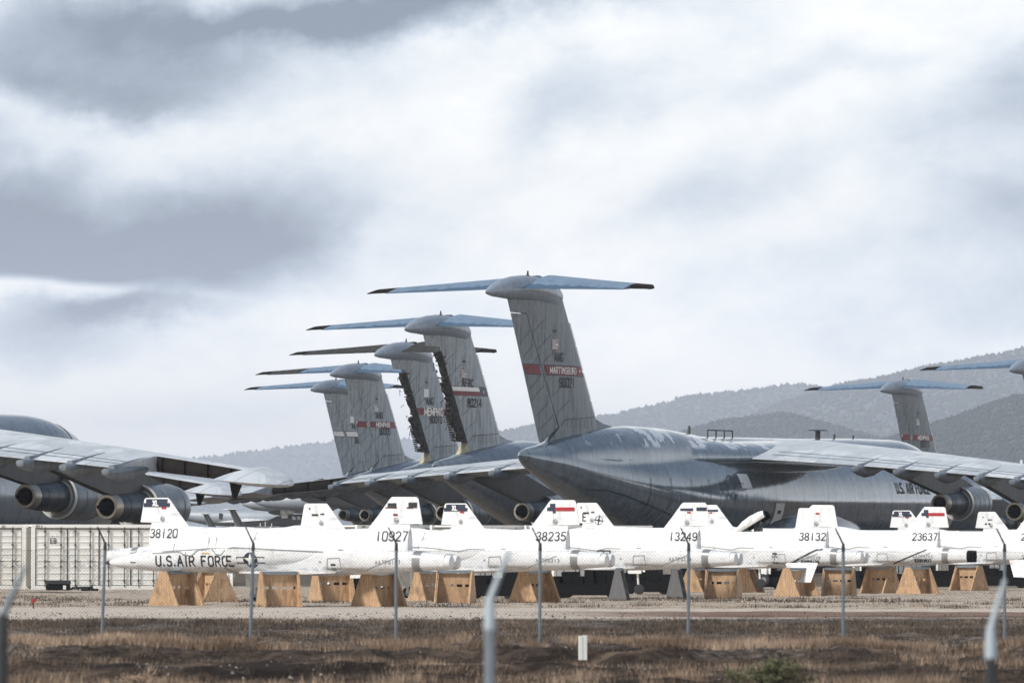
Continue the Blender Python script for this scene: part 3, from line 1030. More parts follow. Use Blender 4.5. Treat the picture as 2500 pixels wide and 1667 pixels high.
def c5(label, X, Y, z, body='fuselage', rudder='rudder', tp=((0, 0), (0, 0)), marks=None, pale=1, hang=False):
    """tp: ((port inner, port outer), (starboard inner, starboard outer)), 1 = stripped"""
    r = thing('cargo_jet', label, 'cargo jet', (X, Y, z), TH, 'grey four-engine cargo jets in storage')
    inst('fuselage', C5[body], r)
    inst('gear_fairing', C5['pods'], r)
    inst('windshield', C5['windshield'], r)
    inst('wing_fairing', C5['wfair'], r)
    for sg in (1, -1):
        w = inst('wing', C5['wing', sg], r)
        inst('flap', C5['flap', sg], w)
        inst('exposed_spar', C5['spar', sg], w)
        if hang and sg == -1:
            inst('aileron_fitting', C5['hang', sg], w)
        inst('wing_tip', C5['tip', sg], w)
        for i in range(6):
            inst('flap_fairing', C5['fair', i, sg], r)
        for k, (ex, ey, ez) in ENG.items():
            e = inst('engine', C5['eng'][0], r, (ex, sg * ey, ez))
            for nm, me in zip(('fan_duct', 'fan_rim', 'core_cowl', 'exhaust_nozzle', 'exhaust_plug'), C5['eng'][1:]):
                inst(nm, me, e)
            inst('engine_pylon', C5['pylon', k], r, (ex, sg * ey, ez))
        a, b = tp[0 if sg == 1 else 1]
        inst('tailplane', C5['tp_in', sg, a], r)
        inst('elevator_panel', C5['tp_out', sg, b], r)
        inst('tailplane_tip', C5['tp_tip', sg], r)
        for gx in (36.5, 42.5):
            inst('landing_gear', C5['gear'], r, (gx, sg * 2.6, 0))
    inst('landing_gear', C5['gear'], r, (61, 0, 0))
    inst('tail_fin', C5['fin', pale], r)
    inst('tail_bullet', C5['bullet'], r)
    inst('antenna', C5['antenna'], r)
    if rudder == 'rudder':
        inst('rudder', C5['rudder', pale], r)
        inst('fin_wedge', C5['wedge', pale], r)
    else:
        inst('stripped_rudder', C5['torn', rudder], r)
        inst('fin_wedge', C5['wedge_bare'], r)
    if marks:
        marks(r)
    return r


FINS = Skin([C5['fin_mb'], C5['rud_mb']], -1, .025)
FINX = Skin([C5['fin_mb']], -1, .025)
BODS = Skin([C5['fus_mb']], -1, .03)


def mk(parent, name, m, fn, smooth=None):
    mb = MB()
    fn(mb)
    if mb.f:
        return inst(name, mb.mesh(name, m, smooth, fix=False), parent)


def fin_band(sk, mb, z0, z1, full=True, f0=0.0, f1=1.0):
    """a band round the fin from trailing to leading edge, as chord fractions"""
    qs = []
    n = 26
    def px(f, z):
        te = fin_te(z) + .02 if full else lerp(fin_le(z), fin_te(z), 1 - fin_hf(z)) + .03
        return lerp(te, fin_le(z) - .03, f)
    for i in range(n):
        a, b = lerp(f0, f1, i / n), lerp(f0, f1, (i + 1) / n)
        qs.append([(px(a, z0), z0), (px(b, z0), z0), (px(b, z1), z1), (px(a, z1), z1)])
    sk.quads(mb, qs)


def us_flag(r, sk, x, z, w=.85, h=.75, faded=False):
    sk2 = Skin([C5['fin_mb'], C5['rud_mb']], -1, .03)
    sk3 = Skin([C5['fin_mb'], C5['rud_mb']], -1, .04)
    f = mk(r, 'tail_flag', WHT, lambda mb: sk2.rect(mb, x - w / 2, x + w / 2, z - h / 2, z + h / 2))
    if faded == 2:
        return
    def stripes(mb):
        for i in range(0, 13, 2):
            z0 = z - h / 2 + h * i / 13
            sk3.rect(mb, x - w / 2, x + (w * .10 if i > 5 else w / 2), z0, z0 + h / 13)
    inst_mb = MB()
    stripes(inst_mb)
    inst('flag_stripes', inst_mb.mesh('flag_stripes', GREYM if faded else RED, None, fix=False), f)
    cm = MB()
    sk3.rect(cm, x + w * .12, x + w / 2, z + h * .04, z + h / 2)
    inst('flag_canton', cm.mesh('flag_canton', GREYM, None, fix=False), f)


def hinge_seams(r, full=True):
    """dark rudder gap and slanting panel joints"""
    def f(mb):
        if full:
            FINS.line(mb, [(lerp(fin_le(z), fin_te(z), 1 - fin_hf(z)), z) for z in np.linspace(9.95, 17.4, 12)], .10, .3)
            FINS.line(mb, [(lerp(fin_le(9.9), fin_te(9.9), 1 - fin_hf(9.9)), 9.9), (fin_te(8.85) + .1, 8.9)], .10, .2)
            FINS.line(mb, [(fin_te(17.4) + .05, 17.4), (lerp(fin_le(17.4), fin_te(17.4), .8), 17.4), (lerp(fin_le(17.2), fin_te(17.2), 1 - fin_hf(17.2)), 17.15)], .07, .2)
            for z in (10.6, 11.5, 12.6, 13.3, 14.4, 15.3, 16.2):
                h = lerp(fin_le(z), fin_te(z), 1 - fin_hf(z))
                FINS.line(mb, [(fin_te(z - .9) + .05, z - 1.0), (h - .05, z + .35)], .035, .2)
        for z in (10.9, 12.0, 13.0, 14.2, 15.2, 16.3):
            h = lerp(fin_le(z), fin_te(z), 1 - fin_hf(z))
            FINX.line(mb, [(h + .3, z), (h + 2.0, z + .9)], .03, .25)
        FINX.rect(mb, 4.25, 4.7, 16.25, 16.42)
    mk(r, 'fin_seams', INK, f)
    ls = MB()
    for a_, b_ in ((10.6, 11.7), (11.85, 13.6), (13.8, 15.3), (15.45, 16.9)):
        ls.tube([(fin_le(a_) - .06, -.04, a_), (fin_le(b_) - .06, -.04, b_)], .17, 8)
    inst('leading_edge_strip', ls.mesh('leading_edge_strip', WPATCH), r)
    def base(mb):
        FINX.line(mb, [(4.9 + 0.0, 9.55 + .0), (5.6, 10.0), (6.1, 10.45), (fin_le(10.5) - .3, 10.7)], .05, .25)
        for x in np.arange(6.3, 10.6, .62):
            FINX.line(mb, [(float(x), 10.6), (float(x) + .05, 9.9)], .04, .25)
    mk(r, 'fin_root_joint', INK, base)


def top_gear(r):
    g = MB()
    for i, x in enumerate((28.8, 30.2, 31.6, 33.0)):
        g.tube([(x, -.45, 9.45), (x, -.45, 10.1)], .05, 6)
    g.tube([(28.8, -.45, 10.1), (33.0, -.45, 10.1)], .05, 6)
    inst('roof_rack', g.mesh('roof_rack', STEELD), r)
    inst('blade_antenna', MB().tube([(26.6, 0, 9.7), (26.7, 0, 10.35)], .13, 6, .10).mesh('blade_antenna', STEELD), r)
    inst('roof_vent', MB().tube([(49, 0, 9.6), (49, 0, 10.35)], .2, 8).lathe([(0, .01)], 3, cap0=False, cap1=False).box(48.4, 49.6, -.5, .5, 10.35, 10.42).mesh('roof_vent', STEELD), r)
    inst('roof_light', MB().tube([(52, 0, 9.7), (52, 0, 10.15)], .08, 8).tube([(55.5, 0, 9.75), (55.5, 0, 10.1)], .06, 8).mesh('roof_light', STEELD), r)


def marks_martinsburg(r):
    hinge_seams(r)
    top_gear(r)
    us_flag(r, FINS, 4.5, 15.45)
    mk(r, 'tail_lettering', INK, lambda mb: FINS.text(mb, 'ANG', 5.05, 14.32, .55, .10, .98, .24))
    bk = MB()
    fin_band(FINS, bk, 13.42, 14.02)
    band = inst('tail_band', bk.mesh('tail_band', RED, None, fix=False), r)
    FT = Skin([C5['fin_mb'], C5['rud_mb']], -1, .045)
    mb = FT.text(MB(), 'MARTINSBURG', 5.75, 13.52, .40, .075, 1.18, .24, serif=True)
    FT.star(mb, 8.3, 13.72, .17)
    inst('band_lettering', mb.mesh('band_lettering', WHT, None, fix=False), band)
    ed = MB()
    for z0 in (13.36, 14.02):
        fin_band(FINS, ed, z0, z0 + .06)
    inst('band_edging', ed.mesh('band_edging', INKB, None, fix=False), band)
    mk(r, 'tail_number', INK, lambda mb: FINS.text(mb, '90021', 6.3, 12.62, .60, .10, .95, .24))
    # fuselage: sealed hatches, insignia, service lettering
    mk(r, 'sealed_hatch', WPATCH, lambda mb: BODS.rect(mb, 27.9, 29.3, 8.25, 8.95, .2, -.5))
    mk(r, 'sealed_hatch', WPATCH, lambda mb: BODS.rect(mb, 27.9, 29.6, 6.0, 7.0, .2, -.2))
    def door(mb):
        BODS.rect(mb, 33.4, 34.9, 3.3, 5.0, .2, .1)
    sd = mk(r, 'sealed_door', WPATCH, door)
    B2 = Skin([C5['fus_mb']], -1, .05)
    dm = MB()
    B2.rect(dm, 33.9, 34.5, 4.25, 4.5, .2)
    B2.rect(dm, 33.9, 34.5, 3.4, 3.75, .2)
    inst('door_window', dm.mesh('door_window', STEELD, None, fix=False), sd)
    def ins(mb):
        cx, cz = 26.3, 6.05
        BODS.disc(mb, cx, cz, .86, 30, .80, 1.0, 1)
        p = [(cx + (.8 if i % 2 == 0 else .31) * math.sin(R(36 * i)), cz + (.8 if i % 2 == 0 else .31) * math.cos(R(36 * i))) for i in range(11)]
        BODS.line(mb, p, .05)
        for sg in (1, -1):
            BODS.line(mb, [(cx + sg * .85, cz + .28), (cx + sg * 1.9, cz + .28), (cx + sg * 1.9, cz - .22), (cx + sg * .85, cz - .22)], .05)
    mk(r, 'star_insignia', INK, ins)
    mk(r, 'fuselage_lettering', INK, lambda mb: BODS.text(mb, 'U.S. AIR FORCE', 58.6, 5.85, .72, .13, .95, .22, center=True))
    def aft(mb):
        for x in (14.3, 17.0, 19.8, 22.5, 25.0):
            BODS.line(mb, [(x, 3.9 + .02 * x), (x + .25, 5.2), (x + .3, 6.6)], .05, .2)
        BODS.line(mb, [(7.5, 5.75), (9.5, 5.75), (12, 5.35), (16, 4.5), (21, 3.4), (26, 2.75)], .07, .3)
    mk(r, 'cargo_door_seam', INK, aft)
    def tape(mb):
        for x, z0, z1 in ((24.2, 3.4, 4.9), (29.9, 2.6, 5.6), (31.2, 3.0, 5.2), (18.2, 4.3, 5.4), (21.4, 4.2, 5.3), (48.5, 2.4, 5.0), (52.0, 2.5, 4.6), (55.5, 2.3, 5.0)):
            BODS.line(mb, [(x, z0), (x + .1, z1)], .07, .2)
        for x in (13.2, 15.1, 16.3, 18.0, 19.4, 20.3):
            BODS.line(mb, [(x, 3.0 + (22 - x) * .09), (x + .5, 4.1 + (22 - x) * .08)], .11, .2)
    mk(r, 'seam_tape', T38BAND, tape)


def marks_common(band, number, unit, faded=0, full=True, emblem=False, text='MEMPHIS', letters=INK, hide=False):
    def go(r):
        hinge_seams(r, full)
        us_flag(r, FINS, 4.4, 15.35, .85, .75, faded)
        if unit:
            mk(r, 'tail_lettering', letters, lambda mb: FINS.text(mb, unit, 5.1, 14.32, .60, .115, 1.0, .24))
        if band == 'red':
            bm_ = MB()
            fin_band(FINS if full else FINX, bm_, 13.36, 13.98, full)
            b = inst('tail_band', bm_.mesh('tail_band', RED, None, fix=False), r)
            FT = Skin([C5['fin_mb'], C5['rud_mb']], -1, .045)
            big = .62 if not full else .40
            lm = FT.text(MB(), text, 5.9, 13.67 - big / 2, big, .17 if not full else .12, 1.15 if not full else 1.55, .22, serif=True)
            if emblem:
                x0 = lerp(fin_te(13.7), fin_le(13.7), .27)
                FT.disc(lm, x0, 13.67, .26, 20, .20, 1, 1)
                for a in (90, 210, 330):
                    FT.star(lm, x0 + .10 * math.cos(R(a)), 13.67 + .10 * math.sin(R(a)), .085)
                FT.rect(lm, fin_te(13.7) + .05, fin_te(13.7) + .22, 13.36, 13.98)
            inst('band_lettering', lm.mesh('band_lettering', WHT, None, fix=False), b)
        elif band == 'white':
            bm_ = MB()
            fin_band(FINS, bm_, 13.4, 13.95)
            b = inst('tail_band', bm_.mesh('tail_band', WHT, None, fix=False), r)
            ed = MB()
            fin_band(FINS, ed, 13.32, 13.40)
            fin_band(FINS, ed, 13.95, 14.03)
            inst('band_edging', ed.mesh('band_edging', INKB, None, fix=False), b)
        elif band == 'tricolour':
            bm_ = MB()
            fin_band(FINX, bm_, 13.98, 14.32, False, 0, .70)
            b = inst('tail_band', bm_.mesh('tail_band', WHT, None, fix=False), r)
            a = MB()
            fin_band(FINX, a, 13.62, 13.98, False, 0, .70)
            inst('band_red', a.mesh('band_red', RED, None, fix=False), b)
            a = MB()
            fin_band(FINX, a, 13.62, 14.32, False, .70, 1)
            inst('band_blue', a.mesh('band_blue', INKB, None, fix=False), b)
            a = MB()
            Skin([C5['fin_mb']], -1, .05).star(a, 7.9, 13.97, .15)
            inst('band_star', a.mesh('band_star', WHT, None, fix=False), b)
            a = MB()
            fin_band(FINX, a, 14.32, 14.38, False)
            inst('band_edging', a.mesh('band_edging', INKB, None, fix=False), b)
        mk(r, 'tail_number', INK, lambda mb: FINS.text(mb, number, 6.3, 12.65 if band != 'tricolour' else 12.75, .64, .115, .95, .24))
    return go


c5('grey cargo jet with a maroon MARTINSBURG band and 90021 on its tall fin', .48, 423.2, -.065, 'fuselage_peel', marks=marks_martinsburg, pale=0)
c5('grey cargo jet marked AFRC 80214, rudder stripped bare, tricolour star band on its fin', -6.2, 504.0, .085, rudder=0, marks=marks_common('tricolour', '80214', 'AFRC', full=False))
c5('grey cargo jet 90010 with stripped dark tailplane, torn rudder and large faded MEMPHIS band', -10.2, 580.3, .228, rudder=1, tp=((1, 1), (1, 1)), marks=marks_common('red', '90010', 'ANG', faded=2, full=False))
c5('grey cargo jet numbered 90005, whole rudder, dark red MEMPHIS band with round emblem', -16.43, 658.4, .373, tp=((0, 1), (0, 0)), marks=marks_common('red', '90005', 'ANG', faded=1, emblem=True))
c5('grey cargo jet with a plain white fin band, farthest left of the five overlapping tails', -20.97, 739.4, .65, marks=marks_common('white', '90001', 'ANG', faded=2))
c5('grey cargo jet at left edge, rounded fuselage top and two big engines above white containers', -56.5, 314.6, -.314, hang=True)
c5('grey cargo jet mostly hidden at left, rounded wing tip just under the nearest wing tip', -64.4, 439.5, -.084, hang=True)
c5('grey cargo jet farthest back at left, only its wing tip lump beside the engine cowl', -71.95, 543.8, -.184)
c5('grey cargo jet numbered 90013, MEMPHIS band, tail standing before the hills at right', 42.1, 696.1, -.30, marks=marks_common('red', '90013', None, faded=1, emblem=True), pale=0)
c5('grey cargo jet cut by the right edge, only its blue tailplane showing', 48.63, 600.2, -.55)
# ------------------------------------------------------------------ the small white trainer jets
# local axes: x forward from the exhaust end, y to port, z up from the ground
TF = [(0.0, 1.70, .27, .52, 3.5), (.5, 1.70, .30, .56, 3.2), (1.2, 1.71, .36, .62, 3.0), (2.2, 1.74, .44, .68, 2.8), (3.5, 1.78, .54, .72, 2.6), (5.0, 1.82, .62, .74, 2.5),
      (6.5, 1.86, .64, .74, 2.5), (7.6, 1.88, .64, .72, 2.5), (8.6, 1.88, .60, .60, 2.4), (9.6, 1.86, .56, .50, 2.3), (10.6, 1.80, .49, .44, 2.2), (11.4, 1.74, .40, .37, 2.1),
      (12.2, 1.68, .28, .27, 2.0), (12.8, 1.64, .17, .17, 2.0), (13.15, 1.62, .09, .09, 2.0)]


def sup_ring(x, zc, hz, hy, e, n=32):
    out = []
    for k in range(n):
        a = 2 * math.pi * k / n
        c, s_ = math.cos(a), math.sin(a)
        out.append((x, hy * math.copysign(abs(c) ** (2 / e), c), zc + hz * math.copysign(abs(s_) ** (2 / e), s_)))
    return out


def t38_body():
    xs = [q[0] for q in TF]
    mb = MB()
    mb.rings([sup_ring(x, *(float(smooth_interp(xs, [q[k] for q in TF], x)) for k in (1, 2, 3, 4))) for x in [0, .25, .5, .85, 1.2, 1.7, 2.2, 2.8, 3.5, 4.2, 5, 5.8, 6.5, 7.1, 7.6, 8.1, 8.6, 9.1, 9.6, 10.1, 10.6, 11, 11.4, 11.8, 12.2, 12.5, 12.8, 13.0, 13.15]])
    # dorsal spine, square-cut at its aft end
    sp = [(1.5, 2.25, .60, .20), (2.4, 2.27, .60, .24), (3.6, 2.28, .55, .30), (5, 2.28, .50, .36), (6.5, 2.30, .48, .40), (7.2, 2.32, .50, .40), (7.8, 2.3, .50, .38)]
    mb.rings([sup_ring(x, z, hz, hy, 2.0, 24) for x, z, hz, hy in sp])
    # intakes
    for sg in (1, -1):
        mb.rings([[(x, sg * yy + p[1], p[2]) for p in sup_ring(x, 1.98, hz, hy, 2.6, 20)] for x, yy, hz, hy in ((4.6, .55, .2, .15), (5.6, .62, .34, .22), (6.8, .66, .40, .24), (8.2, .66, .40, .22))], cap1=True)
    # wing stubs: thin plates along the lower side
    for sg in (1, -1):
        mb.rings([[(x, sg * y, z) for x, z in ((3.9, 1.30), (5.5, 1.24), (7.6, 1.28), (7.6, 1.34), (5.5, 1.40), (3.9, 1.35))] for y in (.4, .98)])
    return mb


def t38_canopy():
    mb = MB()
    cp = [(7.0, 2.28, .50, .34), (7.6, 2.30, .58, .37), (8.3, 2.28, .62, .38), (9.0, 2.20, .64, .38), (9.8, 2.10, .60, .36), (10.4, 2.00, .50, .33), (10.9, 1.92, .36, .27), (11.3, 1.86, .20, .18), (11.55, 1.84, .06, .06)]
    return mb.rings([sup_ring(x, z, hz, hy, 2.1, 24) for x, z, hz, hy in cp])


def t38_fin():
    mb = MB()
    rs = []
    for z, te, le, t in ((2.55, 1.5, 3.35, .085), (2.98, 1.5, 2.98, .075), (3.0, 1.03, 2.96, .075), (3.55, 1.13, 2.52, .06), (3.86, 1.19, 2.28, .05), (3.93, 1.26, 2.20, .03)):
        rs.append([(le, 0, z), (lerp(le, te, .12), t * .7, z), (lerp(le, te, .4), t, z), (te, .02, z), (te, -.02, z), (lerp(le, te, .4), -t, z), (lerp(le, te, .12), -t * .7, z)])
    mb.rings(rs)
    return mb


def build_t38():
    d = {}
    b, c, f = t38_body(), t38_canopy(), t38_fin()
    d['mbs'] = (b, c, f)
    d['body'] = b.mesh('fuselage', T38W, 40)
    d['canopy'] = c.mesh('canopy', T38W, 50)
    d['fin'] = f.mesh('tail_fin', T38W, 30)
    xs = [q[0] for q in TF]
    def rg(x, g):
        p = [float(smooth_interp(xs, [q[k] for q in TF], x)) for k in (1, 2, 3, 4)]
        return sup_ring(x, p[0], p[1] + g, p[2] + g, p[3])
    d['band'] = MB().rings([rg(.88, -.01), rg(.88, .012), rg(1.16, .012), rg(1.16, -.01)], False, False).mesh('exhaust_band', T38BAND, 30)
    cov = MB()
    for sg in (1, -1):
        cov.rings([[(x, sg * .27 + r * math.cos(a), 1.68 + r * math.sin(a)) for a in [2 * math.pi * k / 20 for k in range(20)]] for x, r in ((.02, .25), (-.12, .25), (-.2, .22), (-.24, .10))])
    d['cover'] = cov.mesh('exhaust_cover', T38W, 40)
    torn = MB()
    for sg in (1, -1):
        torn.lathe([(.02, .25), (-.14, .25), (-.14, .19), (.0, .18), (.0, .01)], 20, sg * .27, 1.68, False, False)
        torn.box(-.2, .05, sg * .27 - .04, sg * .27 + .10, 1.42, 1.95)
    d['bare'] = torn.mesh('exhaust_nozzle', DARK, 30)
    d['cone'] = MB().lathe([(13.12, .098), (13.3, .055), (13.45, .012)], 16, 0, 1.62).mesh('nose_cone', INK, 40)
    stab = MB().rings([[(2.4, y, z), (2.0, y, z + .05), (.9, y - .0, z), (2.0, y, z - .05)] if y < .7 else [(1.25, y, z), (1.1, y, z + .02), (.75, y, z), (1.1, y, z - .02)] for y, z in ((.45, 1.55), (2.1, 1.30))])
    d['stab', 1] = stab.mesh('stabilator', T38W, 20)
    d['stab', -1] = mirror_y(stab).mesh('stabilator', T38W, 20)
    droop = MB().rings([[(x, y, z), (x + .3, y + .01, z + .02), (x + c_, y, z + .02), (x + .3, y - .01, z - .02)] for x, y, z, c_ in ((1.7, .62, 1.45, 1.5), (1.9, .95, .62, .95))])
    d['droop', 1] = droop.mesh('stabilator', T38W, 20)
    d['droop', -1] = mirror_y(droop).mesh('stabilator', T38W, 20)
    for sg in (1, -1):
        g = MB().tube([(5.3, sg * 1.0, 1.35), (5.3, sg * 1.28, .28)], .06, 8).tube([(5.3, sg * .5, 1.0), (5.3, sg * 1.2, .5)], .035, 6).box(5.0, 5.5, sg * 1.06 - .02, sg * 1.06 + .02, .55, 1.3)
        d['leg', sg] = g.mesh('main_gear_leg', WHT)
        w = MB()
        n = 20
        w.rings([[(5.3 + r * math.cos(2 * math.pi * k / n), sg * 1.36 + yy, .27 + r * math.sin(2 * math.pi * k / n)) for k in range(n)] for yy, r in ((-.08, .18), (-.075, .26), (.075, .26), (.08, .18), (.05, .12))])
        d['wheel', sg] = w.mesh('wheel', RUB, 30)
        hb = MB().rings([[(5.3 + r * math.cos(2 * math.pi * k / n), sg * (1.36 + sg * 0) + yy, .27 + r * math.sin(2 * math.pi * k / n)) for k in range(n)] for yy, r in ((-.095, .13), (.095, .13))])
        d['hub', sg] = hb.mesh('wheel_hub', STEEL, 30)
    ng = MB().tube([(10.3, 0, 1.4), (10.4, 0, .24)], .05, 8).box(10.0, 10.6, -.22, -.19, .9, 1.3)
    d['nose_leg'] = ng.mesh('nose_gear_leg', WHT)
    n = 18
    d['nose_wheel'] = MB().rings([[(10.42 + r * math.cos(2 * math.pi * k / n), yy, .22 + r * math.sin(2 * math.pi * k / n)) for k in range(n)] for yy, r in ((-.07, .14), (-.06, .22), (.06, .22), (.07, .14))]).mesh('nose_wheel', RUB, 30)
    return d


T38 = build_t38()
PORT = Skin(T38['mbs'], 1, .012)
STBD = Skin(T38['mbs'], -1, .012)
PORT2 = Skin(T38['mbs'], 1, .02)
STBD2 = Skin(T38['mbs'], -1, .02)
PHI = R(24)


def t38_seams(r, sk, v):
    def f(mb):
        rr = random.Random(v)
        if v == 0:                               # the scalloped tape edge along the cockpit sill
            sk.line(mb, [(11.3, 1.95), (10.2, 2.02), (10.0, 1.90), (9.7, 1.88), (9.45, 2.08), (8.9, 2.14), (8.72, 1.95), (8.5, 1.9), (8.3, 2.1), (7.9, 2.18), (6.6, 2.12), (4.5, 2.02)], .035)
            sk.line(mb, [(9.95, 1.75), (9.95, 2.0)], .03)
            sk.line(mb, [(9.85, 1.9), (10.05, 1.9)], .03)
            sk.line(mb, [(8.0, 1.30), (8.4, 1.45), (8.3, 1.25)], .04)
        else:
            sk.line(mb, [(7.8, 2.2), (6.6, 2.12), (5.6, 2.0), (5.2, 2.1), (4.6, 2.08)], .022)
            x = 8.6 + rr.uniform(-.4, .4)
            sk.line(mb, [(x, 1.9), (x + .05, 2.35)], .025)
            sk.line(mb, [(x + .9, 1.9), (x + .85, 2.3)], .025)
        for xx, za, zb in ((7.25, 2.1, 2.7), (8.75, 2.12, 2.78), (9.05, 2.12, 2.74), (10.45, 2.05, 2.45)):
            sk.line(mb, [(xx, za), (xx + .04, lerp(za, zb, .6)), (xx + .02, zb)], .025)
        sk.line(mb, [(10.9, 2.02), (9.0, 2.14), (7.2, 2.14)], .02)
        x = 3.9 + rr.uniform(-.3, .6)
        sk.line(mb, [(x, 1.45), (x - .05, 1.8), (x - .5, 1.82), (x - .55, 1.45), (x, 1.42)], .022)
        sk.line(mb, [(2.9, 1.40), (1.7, 1.85)], .022)
        sk.disc(mb, 4.6, 1.68, .035, 8, k=1)
        sk.disc(mb, 7.1, 1.74, .03, 8, k=1)
        sk.rect(mb, 3.75, 3.95, 2.08, 2.12)
    mk(r, 'panel_seam', T38GREY, f)


def t38_top(r, sides, top):
    for sk, sk2 in sides:
        d = -sk.side
        if top == 'XL':
            b = mk(r, 'fin_tip_band', INKB, lambda mb: sk.rect(mb, 1.17, 2.30, 3.58, 3.88, .1))
            lm = sk2.text(MB(), 'XL', 1.70, 3.63, .19, .05, .9, .25)
            inst('band_lettering', lm.mesh('band_lettering', WHT, None, fix=False), b)
            mk(r, 'fin_mark', RED2, lambda mb: sk.rect(mb, 1.95, 2.15, 3.50, 3.58))
        elif top == 'dark':
            mk(r, 'fin_tip_band', INKB, lambda mb: (sk.rect(mb, 1.75, 2.42, 3.60, 3.70, .1), sk.rect(mb, 1.17, 1.6, 3.6, 3.74, .1)))
            mk(r, 'fin_mark', RED2, lambda mb: (sk.rect(mb, 1.85, 2.0, 3.5, 3.57), sk.rect(mb, 1.2, 1.32, 3.6, 3.68)))
        elif top == 'redline':
            mk(r, 'fin_tip_band', INK, lambda mb: (sk.rect(mb, 1.12, 1.55, 3.55, 3.74, .1), sk.rect(mb, 2.0, 2.35, 3.56, 3.72, .1)))
            mk(r, 'fin_mark', RED, lambda mb: (sk.rect(mb, 1.12, 1.62, 3.53, 3.58), sk.rect(mb, 1.98, 2.44, 3.53, 3.58), sk.rect(mb, 1.95, 2.12, 3.28, 3.35)))
        elif top == 'redband':
            mk(r, 'fin_tip_band', RED2, lambda mb: sk.rect(mb, 1.12, 2.0, 3.52, 3.66, .1))
            mk(r, 'fin_mark', INKB, lambda mb: (sk.rect(mb, 2.0, 2.34, 3.52, 3.80, .1), sk.rect(mb, 1.98, 2.1, 3.44, 3.52)))
        elif top == 'marks':
            mk(r, 'fin_mark', INK, lambda mb: (sk.rect(mb, 1.55, 1.85, 3.42, 3.50), sk.rect(mb, 1.95, 2.12, 3.46, 3.52), sk.disc(mb, 1.45, 3.72, .04, 8, k=1)))
        elif top == 'squares':
            mk(r, 'fin_mark', INK, lambda mb: (sk.rect(mb, 1.62, 1.74, 3.18, 3.28), sk.rect(mb, 1.84, 1.96, 3.18, 3.28), sk.rect(mb, 1.8, 2.05, 3.44, 3.50), sk.disc(mb, 1.5, 3.62, .04, 8, k=1)))
        elif top == 'redmark':
            mk(r, 'fin_mark', RED2, lambda mb: sk.rect(mb, 1.85, 2.02, 3.52, 3.6))
        mk(r, 'unit_badge', T38BAND, lambda mb: (sk.disc(mb, 2.0, 3.12, .10, 14, .075, k=1), sk.rect(mb, 1.95, 2.05, 3.07, 3.15)))


def trainer(label, X, Y, z, nose_left, number, top, v=1, gear=False, stab=(), bare=False, serial='AATF0197', serial2=None):
    rz = (math.pi - PHI) if nose_left else -PHI
    r = thing('trainer_jet', label, 'trainer jet', (X, Y, z), rz, 'white trainer jets with their wings removed')
    for nm, k in (('fuselage', 'body'), ('canopy', 'canopy'), ('tail_fin', 'fin'), ('exhaust_band', 'band')):
        inst(nm, T38[k], r)
    inst('exhaust_nozzle' if bare else 'exhaust_cover', T38['bare' if bare else 'cover'], r)
    inst('nose_cone', T38['cone'], r)
    sk, sk2 = (PORT, PORT2) if nose_left else (STBD, STBD2)
    if number:
        mk(r, 'tail_number', INK, lambda mb: sk.text(mb, number, 2.12, 2.42, .31, .046, 1.0, .24))
    t38_seams(r, sk, v)
    t38_top(r, ((sk, sk2),), top)
    if serial:
        mk(r, 'stores_code', GREYM, lambda mb: sk.text(mb, serial, 2.05, 1.62, .12, .022, .9, .5))
    if serial2:
        mk(r, 'serial_number', INK, lambda mb: sk.text(mb, serial2, 2.05, 1.44, .12, .035, .9, .35))
    for sg in stab:
        inst('stabilator', T38['droop' if abs(sg) == 2 else 'stab', 1 if sg > 0 else -1], r)
    if gear:
        for sg in (1, -1):
            l = inst('main_gear_leg', T38['leg', sg], r)
            w = inst('wheel', T38['wheel', sg], l)
            inst('wheel_hub', T38['hub', sg], l)
        l = inst('nose_gear_leg', T38['nose_leg'], r)
        inst('nose_wheel', T38['nose_wheel'], l)
    return r


def row_pos(px, D, x0, nose_left):
    """origin so that the tail number (x0 along the body) shows at photo column px, its origin at distance D"""
    c, s_ = math.cos(PHI), math.sin(PHI)
    dx, dy = (-c * x0, s_ * x0) if nose_left else (c * x0, -s_ * x0)
    Y = D
    X = (px - 1250) / FPX * (Y + dy) - dx
    return X, Y


FRONT = [(962, 220, '10927', 'redline', 0, 'white trainer jet with U.S. AIR FORCE, a star roundel and tail number 10927', (), False),
         (1350, 238, '38235', 'redband', 2, 'white trainer jet with tail number 38235 and a red bar at its fin tip', (), False),
         (1672, 255, '13249', 'dark', 3, 'white trainer jet with tail number 13249 and a black outlined access door on its side', (), False),
         (1987, 273, '38132', 'redmark', 4, 'white trainer jet with tail number 38132, a stabilator drooping below its tail', (2,), False),
         (2261, 290, '23637', 'redband', 5, 'white trainer jet with tail number 23637 and an open, uncovered exhaust', (), True),
         (2525, 308, '23801', 'marks', 6, 'white trainer jet cut by the right edge, only the start of its tail number showing', (2,), True)]
ser2 = {'38132': '63008132', '23637': '62003637', '23801': '62003801'}
front = []
for px, D, num, top, v, lab, st, bare in FRONT:
    X, Y = row_pos(px, D, 2.12, True)
    front.append(trainer(lab, X, Y, .03, True, num, top, v, False, st, bare, 'AATF0' + str(187 + 13 * v), ser2.get(num)))
r = front[0]
mk(r, 'fuselage_lettering', INK, lambda mb: PORT.text(mb, 'U.S.AIR FORCE', 9.55, 1.53, .335, .058, 1.0, .30))
def roundel(mb):
    PORT.disc(mb, 7.22, 1.74, .27, 30)
    for sg in (1, -1):
        PORT.line(mb, [(7.22 + sg * .26, 1.84), (7.22 + sg * .53, 1.84), (7.22 + sg * .53, 1.64), (7.22 + sg * .26, 1.64)], .03)
rd = mk(r, 'star_roundel', INKB, roundel)
sm = PORT2.star(MB(), 7.22, 1.74, .25)
inst('roundel_star', sm.mesh('roundel_star', WHT, None, fix=False), rd)
